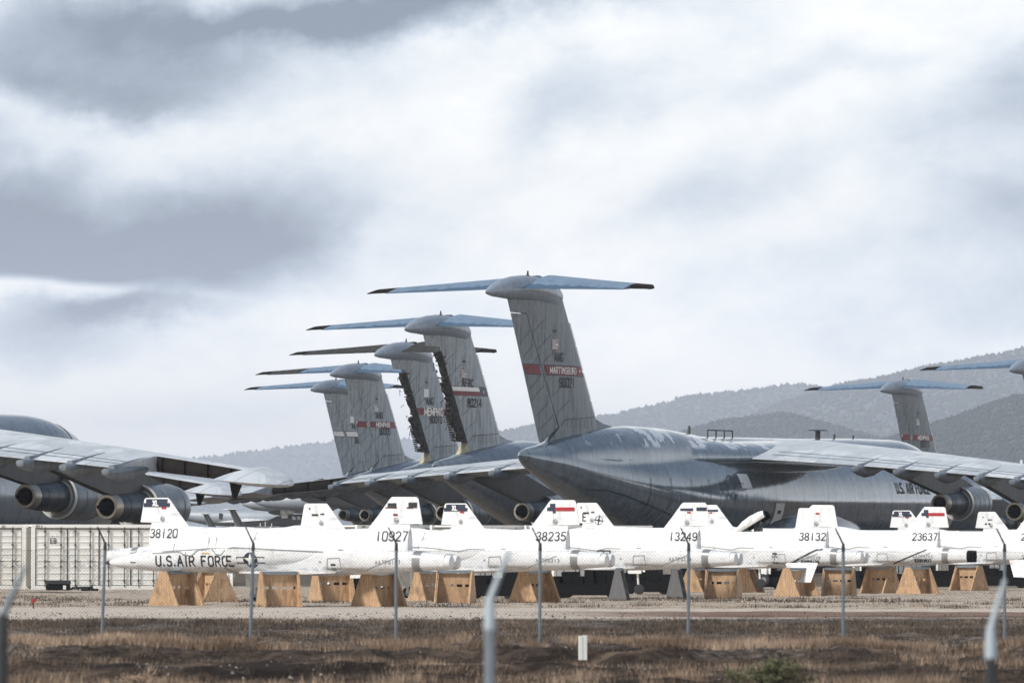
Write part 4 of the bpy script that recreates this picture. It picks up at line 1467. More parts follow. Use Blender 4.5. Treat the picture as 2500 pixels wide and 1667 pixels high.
mk(r, 'amber_stencil', AMB, lambda mb: PORT.rect(mb, 8.95, 9.3, 1.95, 1.99))
mk(r, 'rescue_stencil', INK, lambda mb: (PORT.rect(mb, 12.0, 12.22, 1.63, 1.66), PORT.rect(mb, 4.02, 4.20, 1.40, 1.62)))
r = front[2]
mk(r, 'access_door_outline', INK, lambda mb: (PORT.line(mb, [(5.1, 1.45), (5.05, 2.0), (5.55, 2.0), (5.52, 1.43), (5.1, 1.45)], .045), PORT.line(mb, [(5.33, 1.45), (5.32, 2.0)], .045)))
r = front[3]
mk(r, 'black_strut', INK, lambda mb: PORT.line(mb, [(2.9, 1.45), (1.8, 2.0), (1.55, 2.02)], .07))
mk(r, 'warning_box', INK, lambda mb: (PORT.rect(mb, 3.55, 3.75, 1.80, 1.88), PORT.line(mb, [(3.53, 1.46), (3.53, 1.72), (3.76, 1.72), (3.76, 1.46), (3.53, 1.46)], .03)))
r = front[4]
mk(r, 'black_strut', INK, lambda mb: PORT.line(mb, [(3.5, 1.35), (2.6, 1.7), (1.9, 1.98)], .05))
def open_glass(mb):
    PORT.rect(mb, 8.35, 8.6, 2.02, 2.36)
    PORT.rect(mb, 7.75, 8.05, 2.02, 2.34)
# rear row, noses to the right
BACK = [(406, 245, '38120', 'XL', 'white trainer jet numbered 38120 with XL on a black fin tip, nose to the right', True),
        (793, 263, None, 'marks', 'white trainer jet, two small dark marks on its fin, between 38120 and 10927', True),
        (1133, 280, None, 'XL', 'white trainer jet with an XL fin tip just right of the fin of 10927', True),
        (1452, 298, '38264', 'marks', 'white trainer jet with a compass-star emblem on its fin and its canopy raised', True),
        (1745, 316, '13282', 'dark', 'white trainer jet mostly hidden behind 13249, a torn row of digits on its tail', True),
        (1990, 333, None, 'redmark', 'white trainer jet hidden behind 38132, only bits of its fin and belly showing', True),
        (2218, 351, None, 'XL', 'white trainer jet with an XL fin tip peeking out left of the fin of 23637', True),
        (2425, 368, None, 'squares', 'white trainer jet whose fin carries two small black squares, near the right edge', True)]
back = []
for i, (px, D, num, top, lab, gear) in enumerate(BACK):
    X, Y = row_pos(px, D, 2.12, False)
    z = (.12, .0, .1, .22, .22, .15, .1, .1)[i]
    back.append(trainer(lab, X, Y, z, False, num, top, 20 + i, gear, (-1,) if i in (4, 6) else (), serial='AATF02' + str(10 + i)))
r = back[3]
def compass(mb):
    cx, cz = 2.35, 3.12
    for k in range(4):
        a = R(90 * k + 8)
        p = [(cx + q * math.sin(a + da), cz + q * math.cos(a + da)) for q, da in ((.30, 0), (.05, .785), (.0, 0), (.05, -.785))]
        STBD.quads(mb, [p])
    STBD.disc(mb, cx, cz, .20, 24, .18, k=1)
mk(r, 'compass_emblem', INK, compass)
mk(r, 'fin_letter', INK, lambda mb: STBD.text(mb, 'E', 1.62, 3.10, .33, .05, .9))
# raised canopy of that jet: a shell, its dark inside, and a seat behind it
cs, ci = MB(), MB()
for mb, g in ((cs, 0.0), (ci, -.03)):
    rs = []
    for x, hz in ((0, .34), (.35, .46), (.8, .50), (1.25, .46), (1.55, .36)):
        rs.append([(x, (.38 + g) * math.cos(a), (hz + g) * math.sin(a)) for a in [math.pi * k / 12 for k in range(13)]])
    mb.strip(rs)
rc = inst('raised_canopy', cs.mesh('raised_canopy', T38W, 40), r, (9.45, 0, 2.50))
rc.rotation_euler = (0, R(-30), 0)
ii = inst('canopy_lining', ci.mesh('canopy_lining', DARK, 40), rc)
fr = MB().tube([(1.55, .38, 0), (1.55, .33, .2), (1.55, .2, .33), (1.55, 0, .37), (1.55, -.2, .33), (1.55, -.33, .2), (1.55, -.38, 0)], .035, 6).tube([(0, -.38, 0), (1.55, -.38, 0)], .03, 6).tube([(0, .38, 0), (1.55, .38, 0)], .03, 6)
inst('canopy_frame', fr.mesh('canopy_frame', STEELD), rc)
inst('ejection_seat', MB().box(10.15, 10.45, -.2, .2, 2.3, 3.05).box(10.1, 10.4, -.13, .13, 3.05, 3.25).tube([(10.3, -.2, 2.6), (10.75, -.2, 3.1)], .05, 6).mesh('ejection_seat', STEELD), r)

# ------------------------------------------------------------------ plywood stands
STW = dict(bot=1.50, top=.36, h=1.20, len=1.30)


def stand_meshes(m, name):
    b, t_, h, L = STW['bot'], STW['top'], STW['h'], STW['len']
    d = {}
    for k, x in (('a', -L / 2), ('b', L / 2)):
        mb = MB()
        rs = []
        for xx in (x - .02, x + .02):
            rs.append([(xx, -b / 2, 0), (xx, b / 2, 0), (xx, t_ / 2, h), (xx, -t_ / 2, h)])
        mb.rings(rs)
        d['plate', k] = mb.mesh('end_panel', m)
    web = MB()
    w0, z1, z2 = L / 2 - .022, .60, .70
    web.box(-w0, w0, -.02, .02, .02, z1)
    web.box(-w0, w0, -.02, .02, z2, h - .10)
    n = 4
    edge = -w0
    for i in range(n + 1):                       # the row of slots
        x0 = -w0 + i * 2 * w0 / n - (.05 if 0 < i < n else .0) - (.04 if i == n else 0)
        web.box(max(-w0, x0), min(w0, x0 + .10), -.0195, .0195, z1, z2)
    d['web'] = web.mesh('web_panel', m)
    d['saddle'] = MB().box(-L / 2 + .03, L / 2 - .03, -t_ / 2 + .03, t_ / 2 - .03, h - .09, h + .02).mesh('saddle_beam', STEEL)
    br = MB()
    for sg in (1, -1):
        for x in (-L / 2 + .045, L / 2 - .045):
            br.rings([[(x - .02, sg * (b / 2 - .09), .02), (x + .02, sg * (b / 2 - .09), .02), (x + .02, sg * (b / 2 - .02), .02), (x - .02, sg * (b / 2 - .02), .02)],
                      [(x - .02, sg * (t_ / 2 - .07), h - .1), (x + .02, sg * (t_ / 2 - .07), h - .1), (x + .02, sg * (t_ / 2), h - .1), (x - .02, sg * (t_ / 2), h - .1)]])
    d['batten'] = br.mesh('batten', m)
    return d


ST = stand_meshes(PLY, 'ply')
STG = stand_meshes(GREYPLY, 'grey')


def stand(label, px, py, ang, grey=False, sc=1.0, D=None):
    D = D or 15600 * (CAMH - .15) / (py - YH)
    p = at(px, py, D)
    gz = ground_z(D)
    p.x, p.y, p.z = (px - 1250) / FPX * D, D, gz
    r = thing('jet_stand', label, 'stand', p, R(ang), 'stands carrying the trainer jets')
    s_ = STG if grey else ST
    r.scale = (sc * .55, sc * .5, sc * 1.04) if grey else (sc, sc, sc)
    for k in 'ab':
        inst('end_panel', s_['plate', k], r)
    inst('web_panel', s_['web'], r)
    inst('saddle_beam', s_['saddle'], r)
    inst('batten', s_['batten'], r)
    return r


stand('plywood stand under the U.S. AIR FORCE lettering, its broad end panel facing left', 432, 1472, 48, D=224)
stand('plywood stand beneath the star roundel seen square on, slots across its panel', 682, 1480, 14, D=221)
stand('plywood stand below the exhaust end of 10927, leaning right panel seen edge-on', 926, 1476, 46, D=222)
stand('plywood stand in shade behind the stand under U.S. AIR FORCE', 520, 1459, -60, D=240)
stand('plywood stand set back in shade between the star roundel stand and the 10927 tail stand', 812, 1457, 20, D=241, sc=1.05)
stand('plywood stand seen square on between two wheels, below the exhaust band of 10927', 1112, 1465, -10, D=236)
stand('plywood stand under the tail of 38235 just right of the blurred post', 1306, 1463, 46, D=240)
stand('narrow weathered grey stand alone in the dark gap right of the 38235 stand', 1512, 1456, 78, True, D=252)
stand('weathered grey stand just left of the fence post before 13249', 1652, 1452, 75, True, D=262)
stand('plywood stand seen square on below the white exhaust cover of 13249', 1765, 1449, -12, D=258)
stand('plywood stand with its end panel to the left, below the warning box on 38132', 1945, 1449, 46, D=273)
stand('plywood stand seen square on beneath the drooping stabilator of 38132', 2048, 1448, -12, D=276)
stand('plywood stand in deep shade left of the 23637 stand', 2150, 1441, -40, D=292)
stand('plywood stand under the tail of 23637 with a strut crossing above it', 2240, 1449, 46, D=290)
stand('plywood stand set back under the open exhaust of 23637', 2365, 1438, -40, D=309)
stand('plywood stand half hidden behind the wheel at 10927 and its tail stand', 1052, 1455, 30, D=246, sc=.95)
stand('plywood stand behind the wheel below 38132, a dark scrawl on its panel', 1822, 1441, 70, D=296, sc=.95)
stand('small plywood stand seen in the gap between the grey stand and the 13249 stand', 1700, 1436, 60, D=300, sc=.9)

# low dark clutter added to stand in for the shade between the two rows
def clutter(label, px, D, L, h, cat='clutter', z0=.45):
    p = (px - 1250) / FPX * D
    r = thing('shade_clutter', label, cat, (p, D, ground_z(D)), R(-8))
    inst('shade_clutter_bed', MB().box(-L / 2, L / 2, -1.0, 1.0, z0, z0 + .16).mesh('shade_clutter_bed', DARK), r)
    inst('shade_clutter_skirt', MB().box(-L / 2, L / 2, -1.03, -1.003, .12, z0 + .16).mesh('shade_clutter_skirt', DARK), r)
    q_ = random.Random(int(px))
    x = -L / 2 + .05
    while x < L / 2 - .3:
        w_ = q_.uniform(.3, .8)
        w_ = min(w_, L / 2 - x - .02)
        inst('shade_clutter_crate', MB().box(x, x + w_ - .04, -q_.uniform(.6, .95), q_.uniform(.6, .95), z0 + .164, z0 + .2 + h * q_.uniform(.35, 1.5)).mesh('shade_clutter_crate', DARK), r)
        x += w_
    n = 16
    for x in (-L / 3, L / 3):
        for y in (-.8, .8):
            inst('wheel', MB().rings([[(x + q * math.cos(2 * math.pi * k / n), y + yy, .30 + q * math.sin(2 * math.pi * k / n)) for k in range(n)] for yy, q in ((-.1, .2), (-.09, .3), (.09, .3), (.1, .2))]).mesh('wheel', RUB, 30), r)
    return r
clutter('low dark trailer added as shade under the tail of 38235', 1440, 262, 3.1, .45)
clutter('low dark trailer added as shade under the nose half of 13249', 1580, 284, 2.6, .4)
clutter('low dark trailer added as shade right of the 23637 stand', 2325, 318, 3.0, .5)
clutter('low dark trailer added as shade behind the blurred post', 1215, 256, 3.0, .35)
clutter('low dark trailer added as shade behind the wheel under 38132', 1860, 314, 2.6, .35)
clutter('low dark trailer added as shade between the 38132 stands and the 23637 stand', 2130, 306, 3.2, .45)
clutter('low dark trailer added as shade in the gap left of the 10927 tail stand', 862, 250, 1.6, .3)
clutter('low dark trailer added as shade at the right edge under the last jet', 2440, 326, 3.4, .5)
clutter('low dark trailer added as shade between the 13249 exhaust stand and 38132', 1705, 322, 2.4, .4)

# ------------------------------------------------------------------ shipping containers
def container_data():
    d = {}
    L, H, W = 6.06, 2.9, 2.44
    fr = MB()
    for x in (0, L - .16):
        for y in (0, W - .16):
            fr.box(x, x + .16, y, y + .16, 0, H)
    for y in (0, W - .12):
        fr.box(.161, L - .161, y + .002, y + .12, H - .16, H - .003)
        fr.box(.161, L - .161, y + .002, y + .12, .003, .17)
    fr.box(.17, L - .17, .13, W - .13, H - .10, H - .02)
    for x in (1.9, 3.75):
        fr.box(x, x + .30, -.004, .10, .03, .15)
    d['frame'] = fr.mesh('frame', CONT)
    back = MB().box(.05, L - .05, W - .10, W - .04, .1, H - .1)
    d['back'] = back.mesh('back_wall', CONT)
    end = MB()
    n = 10
    for i in range(n):
        y = .17 + i * (W - .34) / n
        end.box(L - .08 - (.03 if i % 2 else 0), L - .03 - (.03 if i % 2 else 0), y, y + (W - .34) / n - .003, .15, H - .15)
        end.box(.03 + (.03 if i % 2 else 0), .08 + (.03 if i % 2 else 0), y, y + (W - .34) / n - .003, .15, H - .15)
    d['end'] = end.mesh('end_wall', CONTG)
    dw = (L - .34) / 4
    for k in range(4):
        x0 = .17 + k * dw
        mb = MB()
        n = 9
        for i in range(n):
            z = .20 + i * (H - .40) / n
            dz = (H - .40) / n
            mb.rings([[(x, y, zz) for y, zz in ((.045, z), (.055, z + .012), (.055, z + dz - .06), (.035, z + dz - .045), (.035, z + dz), (.09, z + dz), (.09, z))] for x in (x0 + .02, x0 + dw - .02)])
        d['door', k] = mb.mesh('door', CONT)
        seal = MB().box(x0 + .004, x0 + .022, .015, .05, .18, H - .18)
        seal.box(x0 + .024, x0 + dw - .024, .012, .04, H - .215, H - .185)
        d['seal', k] = seal.mesh('door_seal', DARK)
        rod = MB()
        for f in (.30, .80) if k % 2 == 0 else (.25, .72):
            x = x0 + dw * f
            rod.tube([(x, -.02, .12), (x, -.02, H - .12)], .022, 6)
            for z in (.35, 1.0, 1.95, 2.55):
                rod.box(x - .05, x + .05, -.035, .02, z, z + .07)
            rod.box(x - .02, x + .26, -.05, -.03, 1.22, 1.26)
            rod.box(x - .03, x + .03, -.045, -.02, 1.15, 1.33)
        d['rod', k] = rod.mesh('lock_rod', RODM)
    return d


CD = container_data()


def container(label, px, D, rz, z=None, txt=None, px_is_left=True):
    p = (px - 1250) / FPX * D
    r = thing('shipping_container', label, 'container', (p, D, ground_z(D) + (z or 0)), R(rz), 'cream shipping containers with side doors')
    inst('frame', CD['frame'], r)
    inst('back_wall', CD['back'], r)
    inst('end_wall', CD['end'], r)
    for k in range(4):
        dd = inst('door', CD['door', k], r)
        inst('door_seal', CD['seal', k], dd)
        inst('lock_rod', CD['rod', k], dd)
    if txt:
        mb = MB()
        for s_, x, z_, h in txt:
            pl, L = strokes_of(s_, h, .8, .25)
            for q in ribbon(pl, h * .16, 1.0):
                mb.add([(x + a, -.006 if z_ > 2.7 else .012, z_ + b) for a, b in q], [(0, 1, 2, 3)])
        inst('stencil', mb.mesh('stencil', INK, fix=False), r)
    return r


container('cream shipping container cut by the left edge of the photo, behind the red stake sign', -266, 286, 12, .16, [('003', 5.0, 2.77, .08), ('ISU 000', 4.0, 2.1, .12)])
container('cream shipping container with its lock rods fully in view, behind the long black equipment box', 78, 285, 12, .16, [('EB', .85, 2.05, .22), ('003 8', .2, 2.77, .09)])
container('cream shipping container whose top shows between the 10927 fin and the plain fin', 872, 312, 38, .22, [('0000', .3, 2.77, .08)])
container('cream shipping container whose top shows between the XL fin and the 38235 fin', 1120, 312, 36, .22)
container('cream shipping container whose right end shows between the 38235 and 13249 fins', 1352, 312, 36, .22)
container('cream shipping container whose top shows left of the fin of 23637', 2146, 388, 38, .1, [('0000', .3, 2.77, .08)])
container('cream shipping container whose top shows right of the fin of 23637', 2340, 388, 30, .1, [('0000', .1, 2.77, .08)])

# toolbox and scrap in front of the containers
D = 262
r = thing('equipment_box', 'long black equipment box with a white label, on the ground before the containers', 'box', ((143 - 1250) / FPX * D, D, ground_z(D) + .28), R(4))
inst('box_body', MB().box(-.50, .50, -.25, .25, .0, .26).mesh('box_body', DARK), r)
inst('box_lid', MB().box(-.52, .52, -.27, .27, .264, .40).mesh('box_lid', STEELD), r)
inst('box_label', MB().box(.20, .32, -.254, -.251, .04, .20).mesh('box_label', WHT), r)
r = thing('scrap_pile', 'low pile of dark scrap beside the long black equipment box', 'scrap', ((205 - 1250) / FPX * D, D, ground_z(D) + .26), 0)
sc = MB()
for i in range(16):
    x, y = random.uniform(-.5, .5), random.uniform(-.2, .2)
    sc.tube([(x, y, random.uniform(.03, .15)), (x + random.uniform(-.35, .35), y + random.uniform(-.1, .1), random.uniform(.05, .28))], random.uniform(.02, .05), 6)
inst('scrap_rods', sc.mesh('scrap_rods', STEELD), r)
inst('scrap_block', MB().box(-.1, .28, -.1, .12, .0, .17).box(.3, .6, -.1, .1, 0, .09).mesh('scrap_block', DARK), r)
D = 212
r = thing('stake_sign', 'small red sign on a red stake standing in the gravel at left', 'sign', ((83 - 1250) / FPX * D, D, ground_z(D)), 0)
inst('sign_plate', MB().box(-.08, .08, -.035, -.022, .22, .33).mesh('sign_plate', RED2), r)
inst('stake', MB().box(-.025, .025, -.02, .02, 0, .33).mesh('stake', RED), r)
# ------------------------------------------------------------------ stripped aircraft in the distance
def small_tail(label, px, py, D, sc, dark):
    """a light aircraft stripped of its wings: tall swept T-tail, round fuselage with taped windows"""
    p = at(px, py, D)
    r = thing('stripped_plane', label, 'plane', (p.x, D, ground_z(D) + (p.z - ground_z(D)) * 0 + max(0, p.z - 2.2 * sc - ground_z(D)) * 0), R(-14), 'stripped grey planes in the distance')
    r.location.z = p.z - 1.6 * sc
    r.scale = (sc, sc, sc)
    b = MB().rings([sup_ring(x, z, h, h * .95, 2.2, 24) for x, z, h in ((-3.2, 1.9, .18), (-2.2, 1.8, .40), (-1.2, 1.68, .62), (0, 1.6, .78), (2.6, 1.6, .78), (3.2, 1.55, .70), (3.6, 1.5, .48), (3.75, 1.48, .1))])
    inst('fuselage', b.mesh('fuselage', HELI, 40), r)
    f = MB().rings([[(x1, 0, z), (lerp(x0, x1, .6), .13, z), (x0, .02, z), (x0, -.02, z), (lerp(x0, x1, .6), -.13, z)] for z, x0, x1 in ((1.7, -3.1, -1.6), (3.2, -3.75, -2.6), (4.6, -4.3, -3.45))])
    inst('tail_fin', f.mesh('tail_fin', HELI, 30), r)
    inst('fin_edge', MB().tube([(-2.55, -.12, 1.9), (-3.1, -.12, 3.2), (-3.75, -.10, 4.5)], .07, 6).mesh('fin_edge', PRIMER), r)
    t_ = MB().rings([[(-3.2 - a, y, 4.62), (-3.5 - a, y, 4.72), (-4.3 - a * .4, y, 4.62), (-3.5 - a, y, 4.56)] for y, a in ((-2.6, .5), (0, 0), (2.6, .5))])
    inst('tailplane', t_.mesh('tailplane', HELW, 30), r)
    w = MB()
    for x, z0, z1, ww in ((-.3, 1.75, 2.15, .45), (1.6, 1.75, 2.3, .28), (2.55, 1.7, 2.2, .32), (.35, .95, 1.35, .5)):
        w.rings([[(x + a, -yy, zz) for a, zz in ((0, z0), (ww, z0), (ww * .9, z1), (.05, z1))] for yy in (.83 - max(0, z1 - 1.9) * .35, .60)])
    inst('taped_window', w.mesh('taped_window', WPATCH), r)
    g = MB()
    for i in range(14):
        x = random.uniform(-2.4, -.9)
        g.tube([(x, -.5, random.uniform(1.2, 2.0)), (x + random.uniform(-.4, .4), -.55, random.uniform(1.3, 2.4))], .05, 5)
    inst('torn_wiring', g.mesh('torn_wiring', STEELD), r)
    for x, h in ((.1, .5), (.8, .65), (1.7, .45)):
        inst('antenna_post', MB().tube([(x, 0, 2.3), (x, 0, 2.3 + h)], .06, 6).mesh('antenna_post', WHT), r)
    return r


small_tail('stripped grey plane with leaning T-tail, right one of two, taped white windows', 634, 1299, 690, .80, 0)
small_tail('stripped grey plane with a leaning T-tail, the smaller of the two, beside the engine cowl', 562, 1304, 740, .76, 0)

# a wrapped jet with two engine pods on its back
D = 780
p = at(705, 1276, D)
r = thing('podded_plane', 'stripped dark grey plane with two engine pods wrapped in white on its back', 'plane', (p.x, D, p.z), R(-20))
b = MB().rings([sup_ring(x, 0, h, h * .9, 2.2, 24) for x, h in ((-2.6, .3), (-1.6, .75), (0, 1.0), (3.8, 1.05), (5.2, .8), (6.2, .3))])
inst('fuselage', b.mesh('fuselage', HELI, 40), r)
for sg, x0 in ((-1, -.75), (1, -1.7)):
    e = inst('engine_pod', MB().lathe([(x0 - 1.35, .05), (x0 - 1.1, .16), (x0 - .6, .30), (x0 + .1, .34)], 20, sg * .85, 1.22).mesh('engine_pod', HELI, 40), r)
    inst('pod_wrap', MB().lathe([(x0 + .1, .345), (x0 + .5, .38), (x0 + 1.1, .36), (x0 + 1.5, .25), (x0 + 1.9, .12)], 20, sg * .85, 1.22).mesh('pod_wrap', HELW, 40), e)
    inst('pod_pylon', MB().box(x0 + .15, x0 + 1.0, sg * .85 - .12, sg * .85 + .12, .5, 1.0).mesh('pod_pylon', WHT), r)
w = MB()
for x in (.9, 1.55, 2.3, 2.9):
    w.rings([[(x + a, -yy, zz) for a, zz in ((0, .35), (.42, .35), (.26, .75), (-.14, .75))] for yy in (.92, .6)])
inst('taped_window', w.mesh('taped_window', WPATCH), r)

# a long grey airliner-sized fuselage far behind
D = 960
p = at(560, 1266, D)
r = thing('grey_tanker', 'pale grey jet fuselage lying low behind the leaning T-tails, white wing root on its side', 'plane', (p.x, D, p.z), R(-10))
b = MB().rings([sup_ring(x, z, h, h, 2, 28) for x, z, h in ((-9, .5, .25), (-6.5, .35, .75), (-3.5, .1, 1.1), (0, 0, 1.25), (7.5, 0, 1.25), (9, -.1, 1.0), (10.2, -.3, .4))])
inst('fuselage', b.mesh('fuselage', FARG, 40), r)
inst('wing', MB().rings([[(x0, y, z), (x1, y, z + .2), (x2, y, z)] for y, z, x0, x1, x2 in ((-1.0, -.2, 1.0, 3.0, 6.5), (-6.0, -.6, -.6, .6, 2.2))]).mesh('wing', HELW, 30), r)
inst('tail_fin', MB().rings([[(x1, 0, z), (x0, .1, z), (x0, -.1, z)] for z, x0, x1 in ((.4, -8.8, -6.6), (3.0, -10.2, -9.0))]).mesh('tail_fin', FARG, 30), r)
inst('door', MB().box(-1.3, -.8, -1.28, -1.15, -.1, .75).mesh('door', STEELD), r)

# tails standing far off
def far_tail(label, px, py, D, w, h, band=None, lean=.3, tee=0.0):
    p = at(px, py, D)
    gz = ground_z(D)
    r = thing('far_tail_fin', label, 'tail fin', (p.x, D, p.z), R(-10))
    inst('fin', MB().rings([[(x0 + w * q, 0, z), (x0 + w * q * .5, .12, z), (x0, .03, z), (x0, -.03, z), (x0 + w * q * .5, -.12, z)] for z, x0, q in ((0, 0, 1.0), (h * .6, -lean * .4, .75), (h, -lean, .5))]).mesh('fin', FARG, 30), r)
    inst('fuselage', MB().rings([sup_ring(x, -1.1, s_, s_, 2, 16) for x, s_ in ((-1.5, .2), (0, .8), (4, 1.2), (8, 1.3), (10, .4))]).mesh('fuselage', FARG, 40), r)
    if band:
        inst('fin_band', MB().box(.05 - lean * .1, w * .92 - lean * .1, -.15, .15, h * .22, h * .42).mesh('fin_band', band), r)
    inst('fin_patch', MB().box(-lean * .7, w * .22 - lean * .7, -.16, .16, h * .5, h * .95).mesh('fin_patch', WPATCH), r)
    if tee:
        inst('tailplane', MB().rings([[(-.2, y, h + z), (.5, y, h + z + .1), (1.1, y, h + z)] for y, z in ((-tee, -.25), (0, .05), (tee, -.25))]).mesh('tailplane', FARG, 30), r)
    return r
far_tail('distant pale tail fin with a brown band, above the wing tips', 652, 1204, 800, 1.7, 1.55, AMB)
far_tail('distant pale tail fin with white tape, left of the brown banded one', 620, 1210, 830, 1.6, 1.2)
far_tail('distant grey T-tail seen left of the overlapping tail cones', 765, 1196, 780, 1.9, 1.35, None, .35, 4.2)

# ------------------------------------------------------------------ fences and small markers
def post_mesh(h, r_, arm, arm_dx, arm_r):
    a = MB().tube([(0, 0, -.3), (0, 0, h)], r_, 12)
    cap = MB().tube([(0, 0, h - .02), (0, 0, h + .14)], r_ * 1.22, 12, r_ * .9)
    arm_ = MB().tube([(0, 0, h + .12), (arm_dx, -.05, h + .12 + arm)], arm_r, 8, arm_r * .7)
    return a, cap, arm_
FD = 134.0
posts = [(250, 1.7), (612, 1.6), (967, .2), (1318, .2), (1680, .3), (2058, .1), (2452, .0), (-110, 1.5)]
FH = 1.98
r = thing('chain_link_fence', 'tall chain-link fence with leaning barbed-wire arms running across before the white jets', 'fence', (0, FD, 0), 0)
a, c_, m_ = post_mesh(FH, .034, .34, -.17, .022)
pm = a.mesh('fence_post', STEEL, 40)
cm = c_.mesh('post_cap', STEELD, 40)
am = m_.mesh('barb_arm', STEELD, 40)
tops = []
for px, lean in posts:
    x = (px - 1250) / FPX * FD
    p = inst('fence_post', pm, r, (x, 0, ground_z(FD)))
    p.rotation_euler = (0, R(lean), 0)
    inst('post_cap', cm, p)
    inst('barb_arm', am, p)
    tops.append(x)
x0, x1 = min(tops) - .5, max(tops) + 4.0
wires = MB()
z0, z1 = ground_z(FD) + .03, ground_z(FD) + FH - .03
step = .076
V, F = [], []
def wire(pa, pb, q):
    o = len(V)
    d_ = (Vector(pb) - Vector(pa)).normalized()
    n1 = d_.cross(Vector((0, 1, 0))).normalized() * q
    n2 = Vector((0, q, 0))
    for p_ in (pa, pb):
        for n_ in (n1, -n1 * .5 + n2 * .87, -n1 * .5 - n2 * .87):
            V.append(tuple(Vector(p_) + n_))
    for k in range(3):
        F.append((o + k, o + (k + 1) % 3, o + 3 + (k + 1) % 3, o + 3 + k))
H_ = z1 - z0
k = x0 - H_
while k < x1:
    for sg in (1, -1):
        xa, xb = (k, k + H_) if sg > 0 else (k + H_, k)
        wire((xa, .012 * sg - .05, z0), (xb, .012 * sg - .05, z1), .0021)
    k += step
for z in (z0, z1):
    wire((x0, -.05, z), (x1, -.05, z), .004)
inst('chain_link_mesh', np_mesh('chain_link_mesh', V, F, STEELD), r)
V, F = [], []
for i in range(3):
    f = .3 + .33 * i
    wire((x0, -.02, ground_z(FD) + FH + .12 + .34 * f), (x1, -.02, ground_z(FD) + FH + .12 + .34 * f), .002)
inst('barbed_wire', np_mesh('barbed_wire', V, F, STEELD), r)
# the near fence: three big posts, out of focus
ND = 38.0
r = thing('near_fence_posts', 'three big blurred galvanised fence posts with slanting arms, close to the camera', 'fence', (0, ND, 0), 0)
for px, py, dx, dark in ((1196, 1462, .115, 0), (2418, 1530, .085, 1), (8, 1500, .14, 1)):
    x = (px - 1250) / FPX * ND
    zt = CAMH + (YH - py) / FPX * ND
    p = inst('fence_post', MB().tube([(0, 0, 0), (0, 0, zt - .16)], .031, 14).mesh('fence_post', STEELD if dark else STEEL, 40), r, (x, 0, 0))
    inst('arm_base', MB().tube([(0, 0, zt - .18), (0, 0, zt - .06), (0, 0, zt)], .036, 14, .026).mesh('arm_base', STEELL if px > 500 else STEELD, 40), p)
    inst('barb_arm', MB().tube([(0, 0, zt - .01), (dx, -.02, zt + .29)], .024, 10, .012).mesh('barb_arm', STEELL if px > 500 else STEEL, 40), p)
# white marker post
D = 121.5
r = thing('marker_post', 'short white marker post in the dry grass at the bank edge', 'marker', ((1423 - 1250) / FPX * D, D, ground_z(D) - .1), R(10))
for sg in (1, -1):
    inst('post_half', MB().box(sg * .042 - .036, sg * .042 + .036, -.03, .03, 0, .47 if sg > 0 else .46).mesh('post_half', WHT), r)
D = 1500
p = at(2493, 1136, D)
r = thing('white_mast', 'white mast far away before the dark hill at the right edge', 'mast', (p.x, D, .9), 0)
inst('mast_pole', MB().box(-.16, .16, -.16, .16, 0, p.z - .6).mesh('mast_pole', WHT), r)
inst('mast_head', MB().box(-.27, .27, -.27, .27, p.z - .59, p.z + .6).mesh('mast_head', WPATCH), r)


# ------------------------------------------------------------------ terrain
def hash2(ix, iy, seed):
    h = (ix.astype(np.int64) * 374761393 + iy.astype(np.int64) * 668265263 + seed * 69069) & 0x7fffffff
    h = ((h ^ (h >> 13)) * 1274126177) & 0x7fffffff
    return ((h ^ (h >> 16)) & 0xffff) / 65535.0


def vnoise(x, y, seed=0):
    ix, iy = np.floor(x), np.floor(y)
    fx, fy = x - ix, y - iy
    fx, fy = fx * fx * (3 - 2 * fx), fy * fy * (3 - 2 * fy)
    a, b = hash2(ix, iy, seed), hash2(ix + 1, iy, seed)
    c, d = hash2(ix, iy + 1, seed), hash2(ix + 1, iy + 1, seed)
    return (a + (b - a) * fx) * (1 - fy) + (c + (d - c) * fx) * fy


def fbm(x, y, oct=5, seed=0, gain=.5):
    s_, a, t_ = 0, 1, 0
    for i in range(oct):
        s_ = s_ + a * vnoise(x, y, seed + i)
        t_ += a
        a *= gain
        x, y = x * 2.03 + 17.1, y * 2.03 - 9.7
    return s_ / t_


def gz_np(y):
    return np.interp(y, [-100, 0, 60, 134, 220, 290, 330, 423, 504, 580, 658, 739, 900, 2000, 30000], [.5, .5, .48, .37, .17, .02, .0, -.06, .08, .23, .37, .6, .8, 1.0, 1.0])


def ground_height(x, y):
    z = gz_np(y)
    near = np.clip((160 - y) / 25, 0, 1) * np.clip((y - 60) / 12, 0, 1)
    z = z + near * ((fbm(x * .35, y * .35, 5, 3) - .5) * .26 + np.maximum(0, fbm(x * 1.1, y * .45, 4, 77) - .5) * .42)
    # eroded ledges on the near side: the ground steps down towards the camera
    edge = 126.0 + (fbm(x * .22, x * .0 + 3, 4, 9) - .5) * 9 + (fbm(x * 1.3, y * .2, 3, 21) - .5) * 2.0
    z = z - .20 * np.clip((edge - y) / .9, 0, 1) * np.clip((y - 60) / 10, 0, 1)
    edge2 = 116.0 + (fbm(x * .3, x * .0 + 8, 4, 31) - .5) * 12 + (fbm(x * 1.1, y * .25, 3, 41) - .5) * 2.5
    z = z - .16 * np.clip((edge2 - y) / .8, 0, 1) * np.clip((y - 60) / 10, 0, 1)
    edge3 = 104.0 + (fbm(x * .3, x * .0 + 5, 4, 51) - .5) * 14
    z = z - .12 * np.clip((edge3 - y) / .8, 0, 1) * np.clip((y - 60) / 10, 0, 1)
    mid = np.clip((y - 134) / 10, 0, 1) * np.clip((330 - y) / 40, 0, 1)
    return z + mid * (fbm(x * .8, y * .8, 4, 7) - .5) * .10


